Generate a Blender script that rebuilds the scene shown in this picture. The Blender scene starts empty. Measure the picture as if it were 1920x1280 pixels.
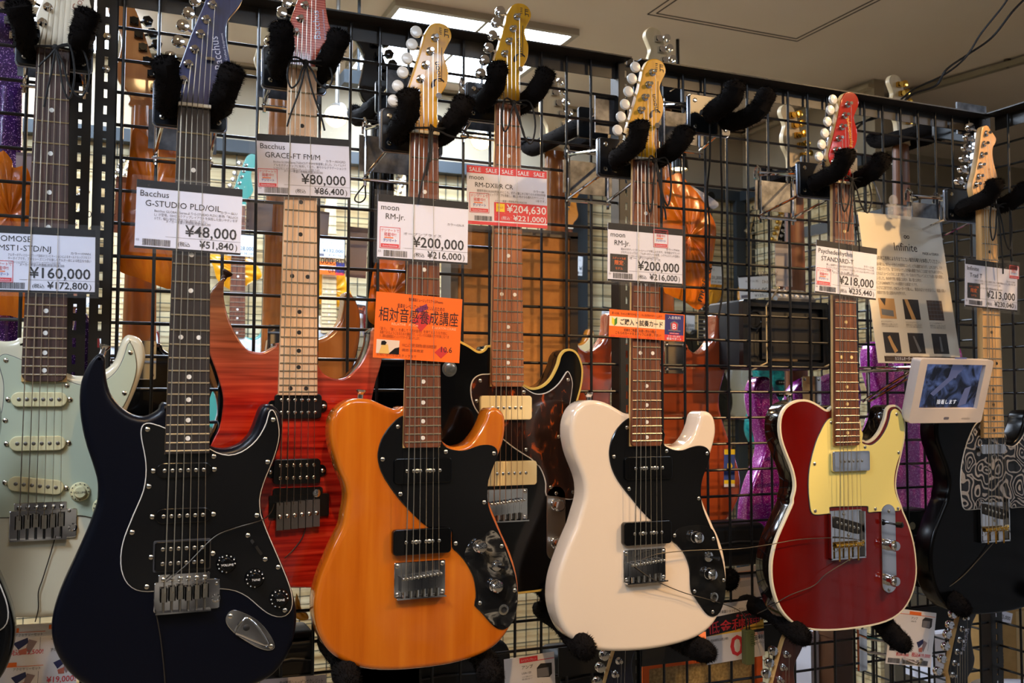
import bpy, bmesh, math, random
from mathutils import Vector, Matrix
from mathutils.geometry import tessellate_polygon, delaunay_2d_cdt
random.seed(7)
SC = bpy.context.scene
COL = SC.collection
PI = math.pi
# ---------------------------------------------------------------- camera
F, PITCH, ROLL, YAW = 1831.7, .0545, .0026, .4060          # focal in pixels of the 1920 frame
CAM = Vector((-.0329, -1.5725, 1.4933))
hd = Vector((math.sin(YAW)*math.cos(PITCH), math.cos(YAW)*math.cos(PITCH), math.sin(PITCH)))
r0 = Vector((math.cos(YAW), -math.sin(YAW), 0)); u0 = r0.cross(hd)
rt = r0*math.cos(ROLL)+u0*math.sin(ROLL); up = u0*math.cos(ROLL)-r0*math.sin(ROLL)
cd = bpy.data.cameras.new('camera'); cam = bpy.data.objects.new('camera', cd); COL.objects.link(cam)
cd.sensor_width = 36; cd.lens = F/1920*36; cd.clip_start = .02; cd.clip_end = 60
cam.matrix_world = Matrix(((rt.x, up.x, -hd.x, CAM.x), (rt.y, up.y, -hd.y, CAM.y), (rt.z, up.z, -hd.z, CAM.z), (0, 0, 0, 1)))
cd.dof.use_dof = True; cd.dof.focus_distance = 1.58; cd.dof.aperture_fstop = 9
SC.camera = cam
# ---------------------------------------------------------------- world, exposure
w = bpy.data.worlds.new('world'); SC.world = w; w.use_nodes = True
w.node_tree.nodes['Background'].inputs[0].default_value = (.9, .85, .8, 1)
w.node_tree.nodes['Background'].inputs[1].default_value = .02
vs = SC.view_settings
vs.view_transform = 'Standard'; vs.look = 'None'; vs.exposure = 0.0; vs.gamma = 1; vs.use_curve_mapping = False
SC.cycles.use_denoising = True
SC.cycles.max_bounces = 4; SC.cycles.diffuse_bounces = 3; SC.cycles.glossy_bounces = 3; SC.cycles.transmission_bounces = 2; SC.cycles.transparent_max_bounces = 8
SC.cycles.use_light_tree = False; SC.cycles.use_adaptive_sampling = True; SC.cycles.adaptive_threshold = .05
SC.cycles.sample_clamp_indirect = 4
PANEL_E, SPOT_E = 20.0, 76.0                                 # ceiling panel emission, spot lamp watts
ZC = 2.70                                                   # ceiling height
def U(x, y, Y):                                             # photo pixel -> point on the plane y = Y
    d = hd+rt*((x-960)/F)+up*((640-y)/F)
    return CAM+d*((Y-CAM.y)/d.y)
def UZ(x, y, Z):
    d = hd+rt*((x-960)/F)+up*((640-y)/F)
    return CAM+d*((Z-CAM.z)/d.z)
# spot lamps of the shop ceiling: (position, target, watts, warm colour)
SPOTS = [((.1, -1.5, 2.55), (.48, -.2, 1.4), .75, 44), ((1.75, -1.3, 2.55), (.9, -.15, 1.45), .9, 50),
         ((2.1, -1.15, 2.55), (1.5, -.1, 1.6), 1.0, 50)]
# ---------------------------------------------------------------- materials
def lin(c):
    return tuple(((v/255)/12.92 if v/255 <= .04045 else ((v/255+.055)/1.055)**2.4) for v in c)+(1,)
MATS = {}
def mat(name, c=(200, 200, 200), rough=.5, metal=0, coat=0, alpha=1, emit=0, trans=0, spec=.5, sheen=0):
    if name in MATS: return MATS[name]
    m = bpy.data.materials.new(name); m.use_nodes = True; MATS[name] = m
    b = m.node_tree.nodes['Principled BSDF']; i = b.inputs
    i['Base Color'].default_value = lin(c); i['Roughness'].default_value = rough; i['Metallic'].default_value = metal
    i['Coat Weight'].default_value = coat; i['Coat Roughness'].default_value = .04
    i['Specular IOR Level'].default_value = spec; i['Alpha'].default_value = alpha
    i['Transmission Weight'].default_value = trans
    if sheen: i['Sheen Weight'].default_value = sheen
    if emit: i['Emission Color'].default_value = lin(c); i['Emission Strength'].default_value = emit
    return m
def tex(name, kind, cols, scale, rough=.5, metal=0, coat=0, p=None, bump=0, detail=4, dist=0):
    """procedural material: noise / wave / voronoi -> colour ramp"""
    if name in MATS: return MATS[name]
    m = mat(name, rough=rough, metal=metal, coat=coat); nt = m.node_tree; b = nt.nodes['Principled BSDF']
    tc = nt.nodes.new('ShaderNodeTexCoord'); mp = nt.nodes.new('ShaderNodeMapping')
    mp.inputs['Scale'].default_value = scale; nt.links.new(tc.outputs['Object'], mp.inputs['Vector'])
    if kind == 'noise':
        t = nt.nodes.new('ShaderNodeTexNoise'); t.inputs['Scale'].default_value = 1; t.inputs['Detail'].default_value = detail
        t.inputs['Distortion'].default_value = dist; out = t.outputs['Fac']
    elif kind == 'wave':
        t = nt.nodes.new('ShaderNodeTexWave'); t.bands_direction = 'Z'; t.inputs['Scale'].default_value = 1
        t.inputs['Distortion'].default_value = dist; t.inputs['Detail'].default_value = detail; t.inputs['Detail Scale'].default_value = 1.2
        out = t.outputs['Fac']
    else:
        t = nt.nodes.new('ShaderNodeTexVoronoi'); t.inputs['Scale'].default_value = 1; t.feature = 'F1'
        out = t.outputs['Color'] if kind == 'cell' else t.outputs['Distance']
    nt.links.new(mp.outputs[0], t.inputs['Vector'])
    if kind == 'cell':
        sp = nt.nodes.new('ShaderNodeSeparateColor'); nt.links.new(out, sp.inputs[0]); out = sp.outputs[0]
    cr = nt.nodes.new('ShaderNodeValToRGB'); e = cr.color_ramp.elements
    while len(e) < len(cols): e.new(.5)
    for k, (pos, c) in enumerate(cols): e[k].position = pos; e[k].color = lin(c)
    nt.links.new(out, cr.inputs[0]); nt.links.new(cr.outputs[0], b.inputs['Base Color'])
    if bump:
        bp = nt.nodes.new('ShaderNodeBump'); bp.inputs['Strength'].default_value = bump; bp.inputs['Distance'].default_value = .002
        nt.links.new(out, bp.inputs['Height']); nt.links.new(bp.outputs[0], b.inputs['Normal'])
    return m
CHROME = mat('chrome', (225, 225, 228), .07, 1)
STEEL = tex('galvanised_steel', 'noise', [(.35, (66, 66, 68)), (.65, (108, 109, 112))], (40, 40, 40), .45, .9)
NICKEL = mat('nickel', (205, 200, 190), .2, 1)
BRASS = mat('brass', (222, 170, 70), .18, 1)
GOLD = mat('gold', (230, 180, 80), .15, 1)
STRING = mat('string_steel', (215, 205, 185), .3, 1)
FRETM = mat('fret_wire', (215, 210, 195), .25, 1)
BLACKP = mat('black_plastic', (9, 9, 10), .28)
BLACKG = mat('black_gloss', (7, 7, 8), .14, coat=.25, spec=.35)
BLACKM = mat('black_matte', (16, 16, 17), .6)
CREAM = mat('cream_plastic', (236, 214, 160), .3)
AGED = mat('aged_cream_plastic', (214, 205, 160), .35)
BONE = mat('bone_nut', (228, 220, 200), .45)
WHITEP = mat('white_plastic', (232, 230, 226), .3)
PEARL = mat('pearl_button', (228, 226, 220), .22, coat=.5)
MOP = mat('pearl_dot', (232, 230, 224), .3)
GUARDK = mat('black_guard', (13, 13, 14), .16)
WLINE = mat('white_edge_line', (214, 208, 198), .4)
ROSE = tex('rosewood', 'noise', [(.3, (66, 32, 18)), (.5, (102, 54, 31)), (.75, (136, 80, 46))], (260, 100, 14), .5, detail=6)
ROSED = tex('dark_rosewood', 'noise', [(.3, (46, 27, 22)), (.55, (68, 43, 35)), (.75, (88, 57, 46))], (260, 100, 14), .5, detail=6)
EBONY = tex('ebony', 'noise', [(.3, (24, 20, 21)), (.7, (44, 37, 37))], (260, 100, 14), .5, detail=6)
PAU = tex('pau_ferro', 'noise', [(.3, (112, 66, 40)), (.5, (148, 90, 56)), (.75, (174, 112, 72))], (260, 100, 14), .48, detail=6)
MAPLE = tex('maple_board', 'noise', [(.3, (206, 166, 128)), (.7, (224, 188, 150))], (120, 60, 9), .42, detail=5)
MAPLEY = tex('maple_board_gloss', 'noise', [(.3, (216, 166, 104)), (.7, (236, 194, 134))], (120, 60, 9), .25, coat=.4, detail=5)
NECKW = tex('neck_maple', 'noise', [(.3, (204, 160, 96)), (.7, (222, 182, 120))], (90, 60, 8), .4, detail=4)
NECKD = tex('neck_mahogany', 'noise', [(.3, (112, 66, 36)), (.7, (146, 90, 50))], (90, 60, 8), .4, detail=4)
AMBER = tex('amber_headstock', 'noise', [(.3, (196, 138, 22)), (.7, (224, 166, 36))], (60, 60, 12), .2, coat=.7)
CLEAR = mat('clear_film', (255, 255, 255), .12, alpha=.035)
CLEARP = mat('clear_acrylic', (245, 248, 255), .08, alpha=.16)
FURM = mat('fur_black', (20, 17, 16), .95, spec=.08)
CORDM = mat('cord_black', (14, 13, 13), .7)
RODM = mat('grid_black', (24, 24, 26), .32, .15)
POSTM = mat('post_black', (15, 15, 16), .45)
RAILB = mat('rail_black_warm_bounce', (44, 40, 36), .35)  # black rail; warm reflected light is mixed into this colour
PAPER = mat('card_paper', (224, 224, 238), .55)
INK = mat('ink_black', (24, 22, 30), .7)
INKG = mat('ink_grey', (110, 106, 116), .7)
INKB = mat('ink_band', (22, 19, 20), .7, spec=.2)
INKR = mat('ink_red', (214, 52, 62), .6)
INKO = mat('ink_orange', (240, 112, 30), .6)
# ---------------------------------------------------------------- mesh helpers
class MB:
    def __init__(s): s.v = []; s.f = []; s.m = []; s.flat = set()
    def add(s, vs, fs, mi=0):
        o = len(s.v); s.v += [tuple(v) for v in vs]; s.f += [tuple(i+o for i in f) for f in fs]; s.m += [mi]*len(fs); return s
    def box(s, a, b, mi=0):
        x0, y0, z0 = a; x1, y1, z1 = b
        return s.add([(x0, y0, z0), (x1, y0, z0), (x1, y1, z0), (x0, y1, z0), (x0, y0, z1), (x1, y0, z1), (x1, y1, z1), (x0, y1, z1)],
                     [(0, 3, 2, 1), (4, 5, 6, 7), (0, 1, 5, 4), (1, 2, 6, 5), (2, 3, 7, 6), (3, 0, 4, 7)], mi)
    def tube(s, pts, r, n=8, mi=0, cap=True):
        pts = [Vector(p) for p in pts]; rs = r if isinstance(r, (list, tuple)) else [r]*len(pts)
        rings = []; prev = None
        for i, p in enumerate(pts):
            t = (pts[min(i+1, len(pts)-1)]-pts[max(i-1, 0)]).normalized()
            if prev is None:
                a = Vector((0, 0, 1)) if abs(t.z) < .9 else Vector((1, 0, 0)); prev = t.cross(a).normalized()
            else:
                prev = (prev-t*prev.dot(t)); prev = prev.normalized() if prev.length > 1e-6 else t.orthogonal().normalized()
            q = t.cross(prev)
            rings.append([p+(prev*math.cos(2*PI*k/n)+q*math.sin(2*PI*k/n))*rs[i] for k in range(n)])
        vs = [v for rg in rings for v in rg]; fs = []
        for i in range(len(rings)-1):
            for k in range(n): fs.append((i*n+k, i*n+(k+1) % n, (i+1)*n+(k+1) % n, (i+1)*n+k))
        if cap: fs += [tuple(range(n-1, -1, -1)), tuple(range((len(rings)-1)*n, len(rings)*n))]
        return s.add(vs, fs, mi)
    def lathe(s, c, prof, n=16, ax=(0, -1, 0), mi=0):
        ax = Vector(ax).normalized(); a = ax.orthogonal().normalized(); b = ax.cross(a); c = Vector(c)
        vs = []; fs = []
        for (r, h) in prof:
            for k in range(n): vs.append(c+ax*h+(a*math.cos(2*PI*k/n)+b*math.sin(2*PI*k/n))*r)
        for i in range(len(prof)-1):
            for k in range(n): fs.append((i*n+k, i*n+(k+1) % n, (i+1)*n+(k+1) % n, (i+1)*n+k))
        fs += [tuple(range(n-1, -1, -1)), tuple(range((len(prof)-1)*n, len(prof)*n))]
        return s.add(vs, fs, mi)
    def slab(s, out, yf, yb, r=.002, seg=3, mi=0, mtop=0, rb=None):
        """outline (x,z) with rounded rim, front at yf (towards -y), back at yb"""
        ins = inset_normals(out); n = len(out); rb = r if rb is None else rb
        lim = inset_limit(out, r*1.3)
        rings = []
        rings.append((r*1.25, yf)); 
        for k in range(seg+1):
            a = PI/2*k/seg; rings.append((r*(1-math.sin(a)), yf+r*(1-math.cos(a))))
        for k in range(seg, -1, -1):
            a = PI/2*k/seg; rings.append((rb*(1-math.sin(a)), yb-rb*(1-math.cos(a))))
        rings.append((rb*1.25, yb))
        vs = []
        for d, y in rings:
            for (x, z), (nx, nz), q in zip(out, ins, lim): vs.append((x+nx*d*q, y, z+nz*d*q))
        fs = []; ms = []
        for i in range(len(rings)-1):
            for k in range(n):
                fs.append((i*n+k, (i+1)*n+k, (i+1)*n+(k+1) % n, i*n+(k+1) % n)); ms.append(mtop if i <= seg else mi)
        tr = fill_tris(out); e = (len(rings)-1)*n
        s.flat |= set(range(len(s.f)+len(fs), len(s.f)+len(fs)+2*len(tr)))
        fs += [tuple(t) for t in tr]+[(c+e, b+e, a+e) for a, b, c in tr]; ms += [mtop]*len(tr)+[mi]*len(tr)
        o = len(s.v); s.v += vs; s.f += [tuple(i+o for i in f) for f in fs]; s.m += ms; return s
    def quad(s, a, b, c, d, mi=0): return s.add([a, b, c, d], [(0, 1, 2, 3)], mi)
    def mesh(s, name, mats, smooth=True, ang=35):
        me = bpy.data.meshes.new(name); me.from_pydata(s.v, [], s.f)
        for m in (mats if isinstance(mats, (list, tuple)) else [mats]): me.materials.append(m)
        for p, k in zip(me.polygons, s.m): p.material_index = k
        if smooth:
            me.shade_smooth(); me.set_sharp_from_angle(angle=math.radians(ang))
            for k in s.flat: me.polygons[k].use_smooth = False
        bm = bmesh.new(); bm.from_mesh(me); bmesh.ops.recalc_face_normals(bm, faces=bm.faces); bm.to_mesh(me); bm.free()
        return me
def fill_tris(o):
    v, _, f, ov, _, _ = delaunay_2d_cdt([Vector((x, z)) for x, z in o], [], [list(range(len(o)))], 1, 1e-7)
    if len(v) == len(o): return [tuple(ov[i][0] for i in t) for t in f]
    return tessellate_polygon([[Vector((x, z, 0)) for x, z in o]])
def area2(o): return sum(o[i-1][0]*o[i][1]-o[i][0]*o[i-1][1] for i in range(len(o)))
def inset_normals(o):
    sg = 1 if area2(o) > 0 else -1; r = []; n = len(o)
    for i in range(n):
        ax, az = o[i-1]; bx, bz = o[(i+1) % n]; tx, tz = bx-ax, bz-az; L = math.hypot(tx, tz) or 1
        r.append((-tz/L*sg, tx/L*sg))
    return r
def inset_limit(o, r):
    """how far each rim point may move inwards (0..1) where the outline is narrower than the rounding"""
    n = len(o)
    if n < 40 or r < .0015: return [1]*n
    arc = [0]
    for i in range(1, n): arc.append(arc[-1]+math.hypot(o[i][0]-o[i-1][0], o[i][1]-o[i-1][1]))
    T = arc[-1]+math.hypot(o[0][0]-o[-1][0], o[0][1]-o[-1][1]); L = [1.0]*n
    for i in range(n):
        for j in range(i+1, n):
            d = math.hypot(o[i][0]-o[j][0], o[i][1]-o[j][1])
            if d < 3.2*r:
                a = arc[j]-arc[i]; a = min(a, T-a)
                if a > 1.35*d:
                    q = max(.02, min(1, .3*d/r)); L[i] = min(L[i], q); L[j] = min(L[j], q)
    for _ in range(3): L = [min(L[i], (L[i-1]+L[i]+L[(i+1) % n])/3+.02) for i in range(n)]
    return L
def spline(pts, n=160, closed=True):
    P = [Vector((p[0], p[1], 0)) for p in pts]; m = len(P); out = []
    segs = m if closed else m-1; per = max(2, n//segs)
    for i in range(segs):
        a, b, c, d = (P[(i-1) % m], P[i], P[(i+1) % m], P[(i+2) % m]) if closed else (P[max(i-1, 0)], P[i], P[i+1], P[min(i+2, m-1)])
        for k in range(per):
            t = k/per
            q = .5*((2*b)+(c-a)*t+(2*a-5*b+4*c-d)*t*t+(3*b-a-3*c+d)*t*t*t); out.append((q.x, q.y))
    if not closed: out.append((P[-1].x, P[-1].y))
    return out
def rrect(cx, cz, w, h, r, n=5, rot=0):
    o = []
    for sx, sz, a0 in ((1, 1, 0), (-1, 1, 90), (-1, -1, 180), (1, -1, 270)):
        for k in range(n+1):
            a = math.radians(a0+90*k/n); o.append((sx*(w/2-r)+r*math.cos(a), sz*(h/2-r)+r*math.sin(a)))
    c, s = math.cos(rot), math.sin(rot)
    return [(cx+x*c-z*s, cz+x*s+z*c) for x, z in o]
def ob(name, me, parent=None, loc=(0, 0, 0), rot=None, scale=None):
    o = bpy.data.objects.new(name, me); COL.objects.link(o); o.location = loc
    if parent: o.parent = parent
    if rot: o.rotation_euler = rot
    if scale: o.scale = scale
    return o
def part(name, mb, m, parent, smooth=True, ang=35): return ob(name, mb.mesh(name, m, smooth, ang), parent)
def tag(o, label=None, cat=None, group=None, kind=None):
    if label: o['label'] = label
    if cat: o['category'] = cat
    if group: o['group'] = group
    if kind: o['kind'] = kind
    return o
def thing(name, label, cat, loc=(0, 0, 0), rotz=0, group=None):
    o = ob(name, None, None, loc); o.rotation_euler = (0, 0, rotz); o.empty_display_size = .05
    return tag(o, label, cat, group)
def struct(name, mb, m, smooth=False):
    o = ob(name, mb.mesh(name, m, smooth)); o['kind'] = 'structure'; return o
# ---------------------------------------------------------------- room shell
def UX(x, y, X):
    d = hd+rt*((x-960)/F)+up*((640-y)/F)
    return CAM+d*((X-CAM.x)/d.x)
XL, XR, YB, YF = -3.2, 5.2, -4.2, 2.05
CEIL = tex('ceiling_paint', 'noise', [(.3, (236, 222, 202)), (.7, (240, 227, 208))], (3, 3, 3), .9)
WALLP = tex('wall_paint', 'noise', [(.3, (172, 160, 136)), (.7, (180, 168, 144))], (4, 4, 4), .85)
FLOORM = tex('floor_vinyl', 'noise', [(.3, (146, 120, 88)), (.7, (164, 138, 104))], (6, 6, 6), .4)
struct('floor', MB().box((XL, YB, -.05), (XR, 4, 0)), FLOORM)
struct('ceiling', MB().box((XL, YB, ZC), (XR, 4, ZC+.05)), CEIL)
DARKW = tex('reflection_mottle', 'noise', [(.42, (14, 12, 11)), (.5, (62, 50, 40)), (.58, (196, 182, 160))], (4, 4, 3), .6, detail=4)  # unseen walls: blotches made up to give the chrome contrast to reflect
struct('wall_front', MB().box((XL, YB-.05, 0), (XR, YB, ZC)), DARKW)
struct('wall_left', MB().box((XL-.05, YB, 0), (XL, 4, ZC)), DARKW)
struct('wall_right', MB().box((XR, YB, 0), (XR+.05, 4, ZC)), DARKW)
XC, YC = 2.66, 1.25                                          # corner of the plank wall, where it ends towards us
wb = struct('wall_back', MB().box((XL, YF+.02, 0), (XR, YF+.07, ZC)), WALLP)
ws = struct('wall_side', MB().box((XC+.02, YC, 0), (XC+.07, YF+.02, ZC)), WALLP)
# pine planks on the back and side walls
PLK = [tex('pine_plank_%d' % k, 'noise', [(.28, a), (.5, b), (.72, c)], (2.2, 30, 46), .55, detail=7, dist=.6) for k, (a, b, c) in enumerate((
    ((180, 150, 98), (224, 204, 156), (238, 224, 184)), ((160, 128, 78), (212, 188, 136), (230, 212, 166)), ((200, 176, 128), (230, 216, 174), (242, 232, 198)),
    ((150, 118, 70), (202, 174, 122), (222, 202, 152))))]
rp = random.Random(3); z = .02; k = 0
hs = (.062, .05, .068, .056)
pm = {}
for hh in hs:
    for q in range(4):
        pm[hh, q] = MB().box((XL, 0, 0), (XC, .018, hh-.003)).mesh('plank', PLK[q], False)
        pm[hh, q, 's'] = MB().box((0, YC, 0), (.018, YF, hh-.003)).mesh('plank', PLK[q], False)
while z < 2.38:
    hh = hs[k % 4]; q = rp.randrange(4); dy = rp.uniform(0, .004)
    ob('plank', pm[hh, q], wb, (0, YF+dy, z)); ob('plank', pm[hh, (q+1) % 4, 's'], ws, (XC+dy, 0, z)); z += hh; k += 1
BEAM = mat('slate_steel', (52, 60, 66), .5, .1)
struct('trim_1', MB().box((XL, YF-.05, 2.36), (XC, YF+.02, 2.405)).box((XC-.05, YC, 2.36), (XC+.02, YF, 2.405)), BEAM)
struct('trim_2', MB().box((XL, YF-.012, 2.665), (XC+.02, YF+.02, 2.678)).box((XL, YF-.018, 2.69), (XC, YF+.02, ZC)).box((XC-.01, YC, 2.665), (XC+.02, YF, 2.678)), mat('moulding', (186, 176, 150), .7))
# far wire mesh in front of the planks: too fine to pick apart
def far_mesh():
    mb = MB()
    for i in range(int((XC-XL)/.05)):
        x = XL+.03+i*.05; mb.box((x-.0016, YF-.022, .1), (x+.0016, YF-.019, 2.36))
    for k in range(44):
        z = .16+k*.05; mb.box((XL, YF-.019, z-.0016), (XC, YF-.016, z+.0016))
        mb.box((XC-.019, YC, z-.0016), (XC-.016, YF, z+.0016))
    for i in range(int((YF-YC)/.05)):
        y = YC+.02+i*.05; mb.box((XC-.022, y-.0016, .1), (XC-.019, y+.0016, 2.36))
    return mb
GREEN = mat('far_mesh_green', (38, 46, 42), .5, .2)
fm = thing('wall_mesh', 'fine dark wire mesh covering the pine plank wall at the back', 'wire mesh', (0, YF-.03, 0))
o = part('mesh_wires', far_mesh(), GREEN, fm, False); o.location = (0, -(YF-.03), 0); o['kind'] = 'stuff'
for px_ in (1087, 262):
    c = U(px_, 420, YF-.03); o = part('mesh_post', MB().box((c.x-.035, YF-.035, 0), (c.x+.035, YF-.03, 2.36)), BEAM, fm, False); o.location = (0, -(YF-.03), 0)
o = part('mesh_post', MB().box((XC-.07, YF-.05, 0), (XC-.02, YF-.025, 2.36)), BEAM, fm, False); o.location = (0, -(YF-.03), 0)
# ceiling hatch lines and joints
GAP = mat('ceiling_gap', (70, 60, 48), .9)
hb = MB()
for d in (0, .018):
    x0, x1, y0, y1 = 1.56+d*1.2, 2.15-d, 1.05-d, -.6
    hb.box((x0, y0-.002, ZC-.0015), (x1, y0+.002, ZC+.001)).box((x1-.002, y1, ZC-.0015), (x1+.002, y0, ZC+.001)).box((x0-.002, y1, ZC-.0015), (x0+.002, y0, ZC+.001))
tag(ob('ceiling_hatch', hb.mesh('ceiling_hatch', GAP, False)), 'thin dark outline of an access hatch in the beige ceiling', 'hatch')
# ---------------------------------------------------------------- ceiling light panels and spot lamps
FRAMEM = mat('light_frame', (176, 168, 150), .5)
def panel(x0, y0, x1, y1, label, z=ZC, e=1.0, split=True):
    t = thing('ceiling_light', label, 'ceiling light', ((x0+x1)/2, (y0+y1)/2, z), group='fluorescent ceiling panels')
    hx, hy = (x1-x0)/2, (y1-y0)/2; f = MB()
    for a, b in (((-hx-.02, -hy-.02), (hx+.02, -hy)), ((-hx-.02, hy), (hx+.02, hy+.02)), ((-hx-.02, -hy), (-hx, hy)), ((hx, -hy), (hx+.02, hy))):
        f.box((a[0], a[1], -.022), (b[0], b[1], 0))
    part('frame', f, FRAMEM, t, False)
    dm = mat('diffuser_%.2f' % e, (218, 234, 255), .5, emit=PANEL_E*e)
    if split:
        for a, b in ((-hx, -.006), (.006, hx)): part('diffuser', MB().quad((a, -hy, -.012), (a, hy, -.012), (b, hy, -.012), (b, -hy, -.012)), dm, t, False)
        part('divider', MB().box((-.006, -hy, -.014), (.006, hy, -.004)), FRAMEM, t, False)
    else: part('diffuser', MB().quad((-hx, -hy, -.012), (-hx, hy, -.012), (hx, hy, -.012), (hx, -hy, -.012)), dm, t, False)
panel(.81, 1.27, 1.40, 1.87, 'square fluorescent ceiling panel above the middle guitars, behind the top rail', e=1.35)
panel(-.62, 1.70, .02, 1.98, 'bright fluorescent ceiling panel at the far left behind the slotted posts', ZC-.03, 1.35, False)
for j, (x, y) in enumerate(((-.8, -1.15), (-1.5, -2.7), (.8, -2.3), (2.9, -2.7), (3.5, -1.3), (-2.6, -.4))):  # unseen panels added for light; the strong first one brightens the left guitars
    panel(x-.3, y-.3, x+.3, y+.3, 'fluorescent ceiling panel outside the picture, '+('added to brighten the left guitars', 'behind the camera at the left', 'behind the camera in the middle', 'behind the camera at the right', 'to the right of the corner', 'by the left wall')[j], e=(2.0 if j == 0 else .7))
panel(-1.5, .7, -.9, 1.3, 'unseen fluorescent ceiling panel added to light the rear aisle, left one', e=2.2); panel(.0, .55, .6, 1.05, 'unseen fluorescent ceiling panel added to light the rear aisle, right one', e=2.2)  # both unseen, added to brighten the plank wall
SPOTB = mat('spot_black', (20, 20, 22), .4)
SPOTG = mat('spot_grey', (120, 116, 110), .4, .4)
def spot_lamp(pos, tgt, label, on=None, body=SPOTG, e=60, z0=ZC):
    p = Vector(pos); d = (Vector(tgt)-p).normalized()
    t = thing('spot_lamp', label, 'spot lamp', pos)
    part('stem', MB().tube([(0, 0, z0-p.z), (0, 0, .02)], .006, 8), body, t)
    part('housing', MB().lathe((0, 0, 0), [(.012, -.05), (.022, -.045), (.03, -.01), (.034, .03), (.033, .03), (.028, .012)], 20, d), body, t)
    mat('bulb_%g' % e, (255, 214, 150), .5, emit=e).cycles.emission_sampling = 'NONE'
    part('bulb', MB().lathe(d*.012, [(.004, -.002), (.031, 0), (.031, .008), (.018, .014), (.004, .015)], 20, d), mat('bulb_%g' % e, (255, 214, 150), .5, emit=e), t)
    if on:
        L = bpy.data.lights.new('spot_light', 'SPOT'); L.energy = on[0]*SPOT_E; L.color = (1, .62, .28); L.spot_size = math.radians(on[1]); L.spot_blend = .8; L.shadow_soft_size = .022
        lo = bpy.data.objects.new('spot_light', L); COL.objects.link(lo); lo.parent = t; lo.location = d*.045
        lo.rotation_euler = d.to_track_quat('-Z', 'Y').to_euler()
for i, (p, tg, e, a) in enumerate(SPOTS):
    spot_lamp(p, tg, ['warm spot lamp on the ceiling over the left guitars', 'warm spot lamp on the ceiling in front of the white guitar', 'warm spot lamp on the ceiling in front of the dark red guitar'][i], (e, a))
a = U(632, 213, 1.25); b = U(903, 258, 1.45)
spot_lamp(a, CAM+Vector((0, 1.2, -.3)), 'glowing spot lamp hanging behind the red flame guitar headstock', (.25, 90), SPOTG)
spot_lamp(b, CAM+Vector((.3, 1.2, -.6)), 'glowing spot lamp on a black stem behind the headstock of the black tortoiseshell guitar', (.25, 90), SPOTB)
c = U(1272, 303, 1.2); spot_lamp(c, c+Vector((-.05, -.05, -1)), 'small dark spot lamp behind the orange bag strings', None, SPOTB, 15)
c = U(672, 151, 1.25)
t = thing('lighting_track', 'dark blue-grey ceiling track box above the glowing spot lamp', 'track', (c.x, c.y, ZC))
part('end_box', MB().box((-.05, -.03, c.z-ZC-.02), (.05, .03, c.z-ZC+.02)), BEAM, t, False)
part('hanger_rod', MB().tube([(0, 0, c.z-ZC+.02), (0, 0, 0)], .005), BEAM, t)
# curtain-rail like track at the upper right
a = UZ(1648, 196, ZC-.03); b = UZ(1920, 118, ZC-.03); dv = (b-a)
t = thing('ceiling_rail', 'pale metal rail hung under the ceiling at the upper right', 'rail', (a.x, a.y, a.z))
RAILM = mat('rail_paint', (158, 150, 128), .5, .3)
e = dv*1.5; s = Vector((-dv.y, dv.x, 0)).normalized()*.013
rl = MB().add([-s, e-s, e+s, s, -s+Vector((0, 0, .02)), e-s+Vector((0, 0, .02)), e+s+Vector((0, 0, .02)), s+Vector((0, 0, .02))], [(0, 3, 2, 1), (4, 5, 6, 7), (0, 1, 5, 4), (1, 2, 6, 5), (2, 3, 7, 6), (3, 0, 4, 7)])
part('rail', rl, RAILM, t, False)
q = dv*.9; part('bracket', MB().tube([q+Vector((0, 0, .02)), q+Vector((0, 0, .03))], .012).tube([q+Vector((0, 0, .0)), q+Vector((0, 0, .01))], .006), GAP, t)
# ---------------------------------------------------------------- grid wall
ZTOP = 2.115
VR = MB().tube([(0, 0, .12), (0, 0, 2.112)], .0026, 8).mesh('rod', RODM)
def grid_panel(x0, x1, first, n, label, bottom=.12):
    t = thing('grid_panel', label, 'grid panel', (x0, 0, 0), group='black grid panels')
    L = x1-x0
    hm = MB().tube([(0, 0, 0), (L, 0, 0)], .0026, 8).mesh('rod', RODM)
    for i in range(n): ob('rod', VR, t, (first+.05*i-x0, 0, 0))
    for k in range(39): ob('rod', hm, t, (0, .0046, 2.1-.05*(k+1)))
    part('top_rail', MB().box((-.01, -.030, ZTOP), (L+.01, .010, ZTOP+.0025)).box((-.01, .0075, ZTOP-.03), (L+.01, .010, ZTOP)), RAILB, t, False)
    return t
grid_panel(-1.03, -.075, -.98, 18, 'black wire grid panel at the far left behind the mint green guitar')
grid_panel(-.02, .86, 0, 17, 'black wire grid panel in the middle, left of the slotted double post')
grid_panel(.90, 1.79, .90, 18, 'black wire grid panel on the right behind the dark red guitar')
def post(name, x, label, y=-.004, wd=.03, flange=-1):
    t = thing(name, label, 'post', (x, y, 0), group='slotted steel posts')
    mb = MB(); h = wd/2; s = .0024
    mb.box((-h, 0, 0), (-s, .002, 2.125)).box((s, 0, 0), (h, .002, 2.125)); z = 0
    while z < 2.11: mb.box((-s, 0, z), (s, .002, z+.0115)); z += .025
    mb.box((flange*h-.001, 0, 0), (flange*h+.001, .03, 2.125))
    part('slotted_face', mb, POSTM, t, False)
    part('foot', MB().box((-h-.01, -.02, 0), (h+.01, .04, .006)), POSTM, t, False)
    hx = MB().lathe((0, -.0002, 0), [(.0055, 0), (.0055, .003), (.003, .004)], 8).mesh('bolt', NICKEL)
    for zz in (2.03, 1.98, 1.2): ob('bolt', hx, t, (0, 0, zz))
    return t
post('slotted_post', -.058, 'left one of the paired slotted black posts beside the mint green guitar')
post('slotted_post', -.024, 'right one of the paired slotted black posts beside the mint green guitar', flange=1)
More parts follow.
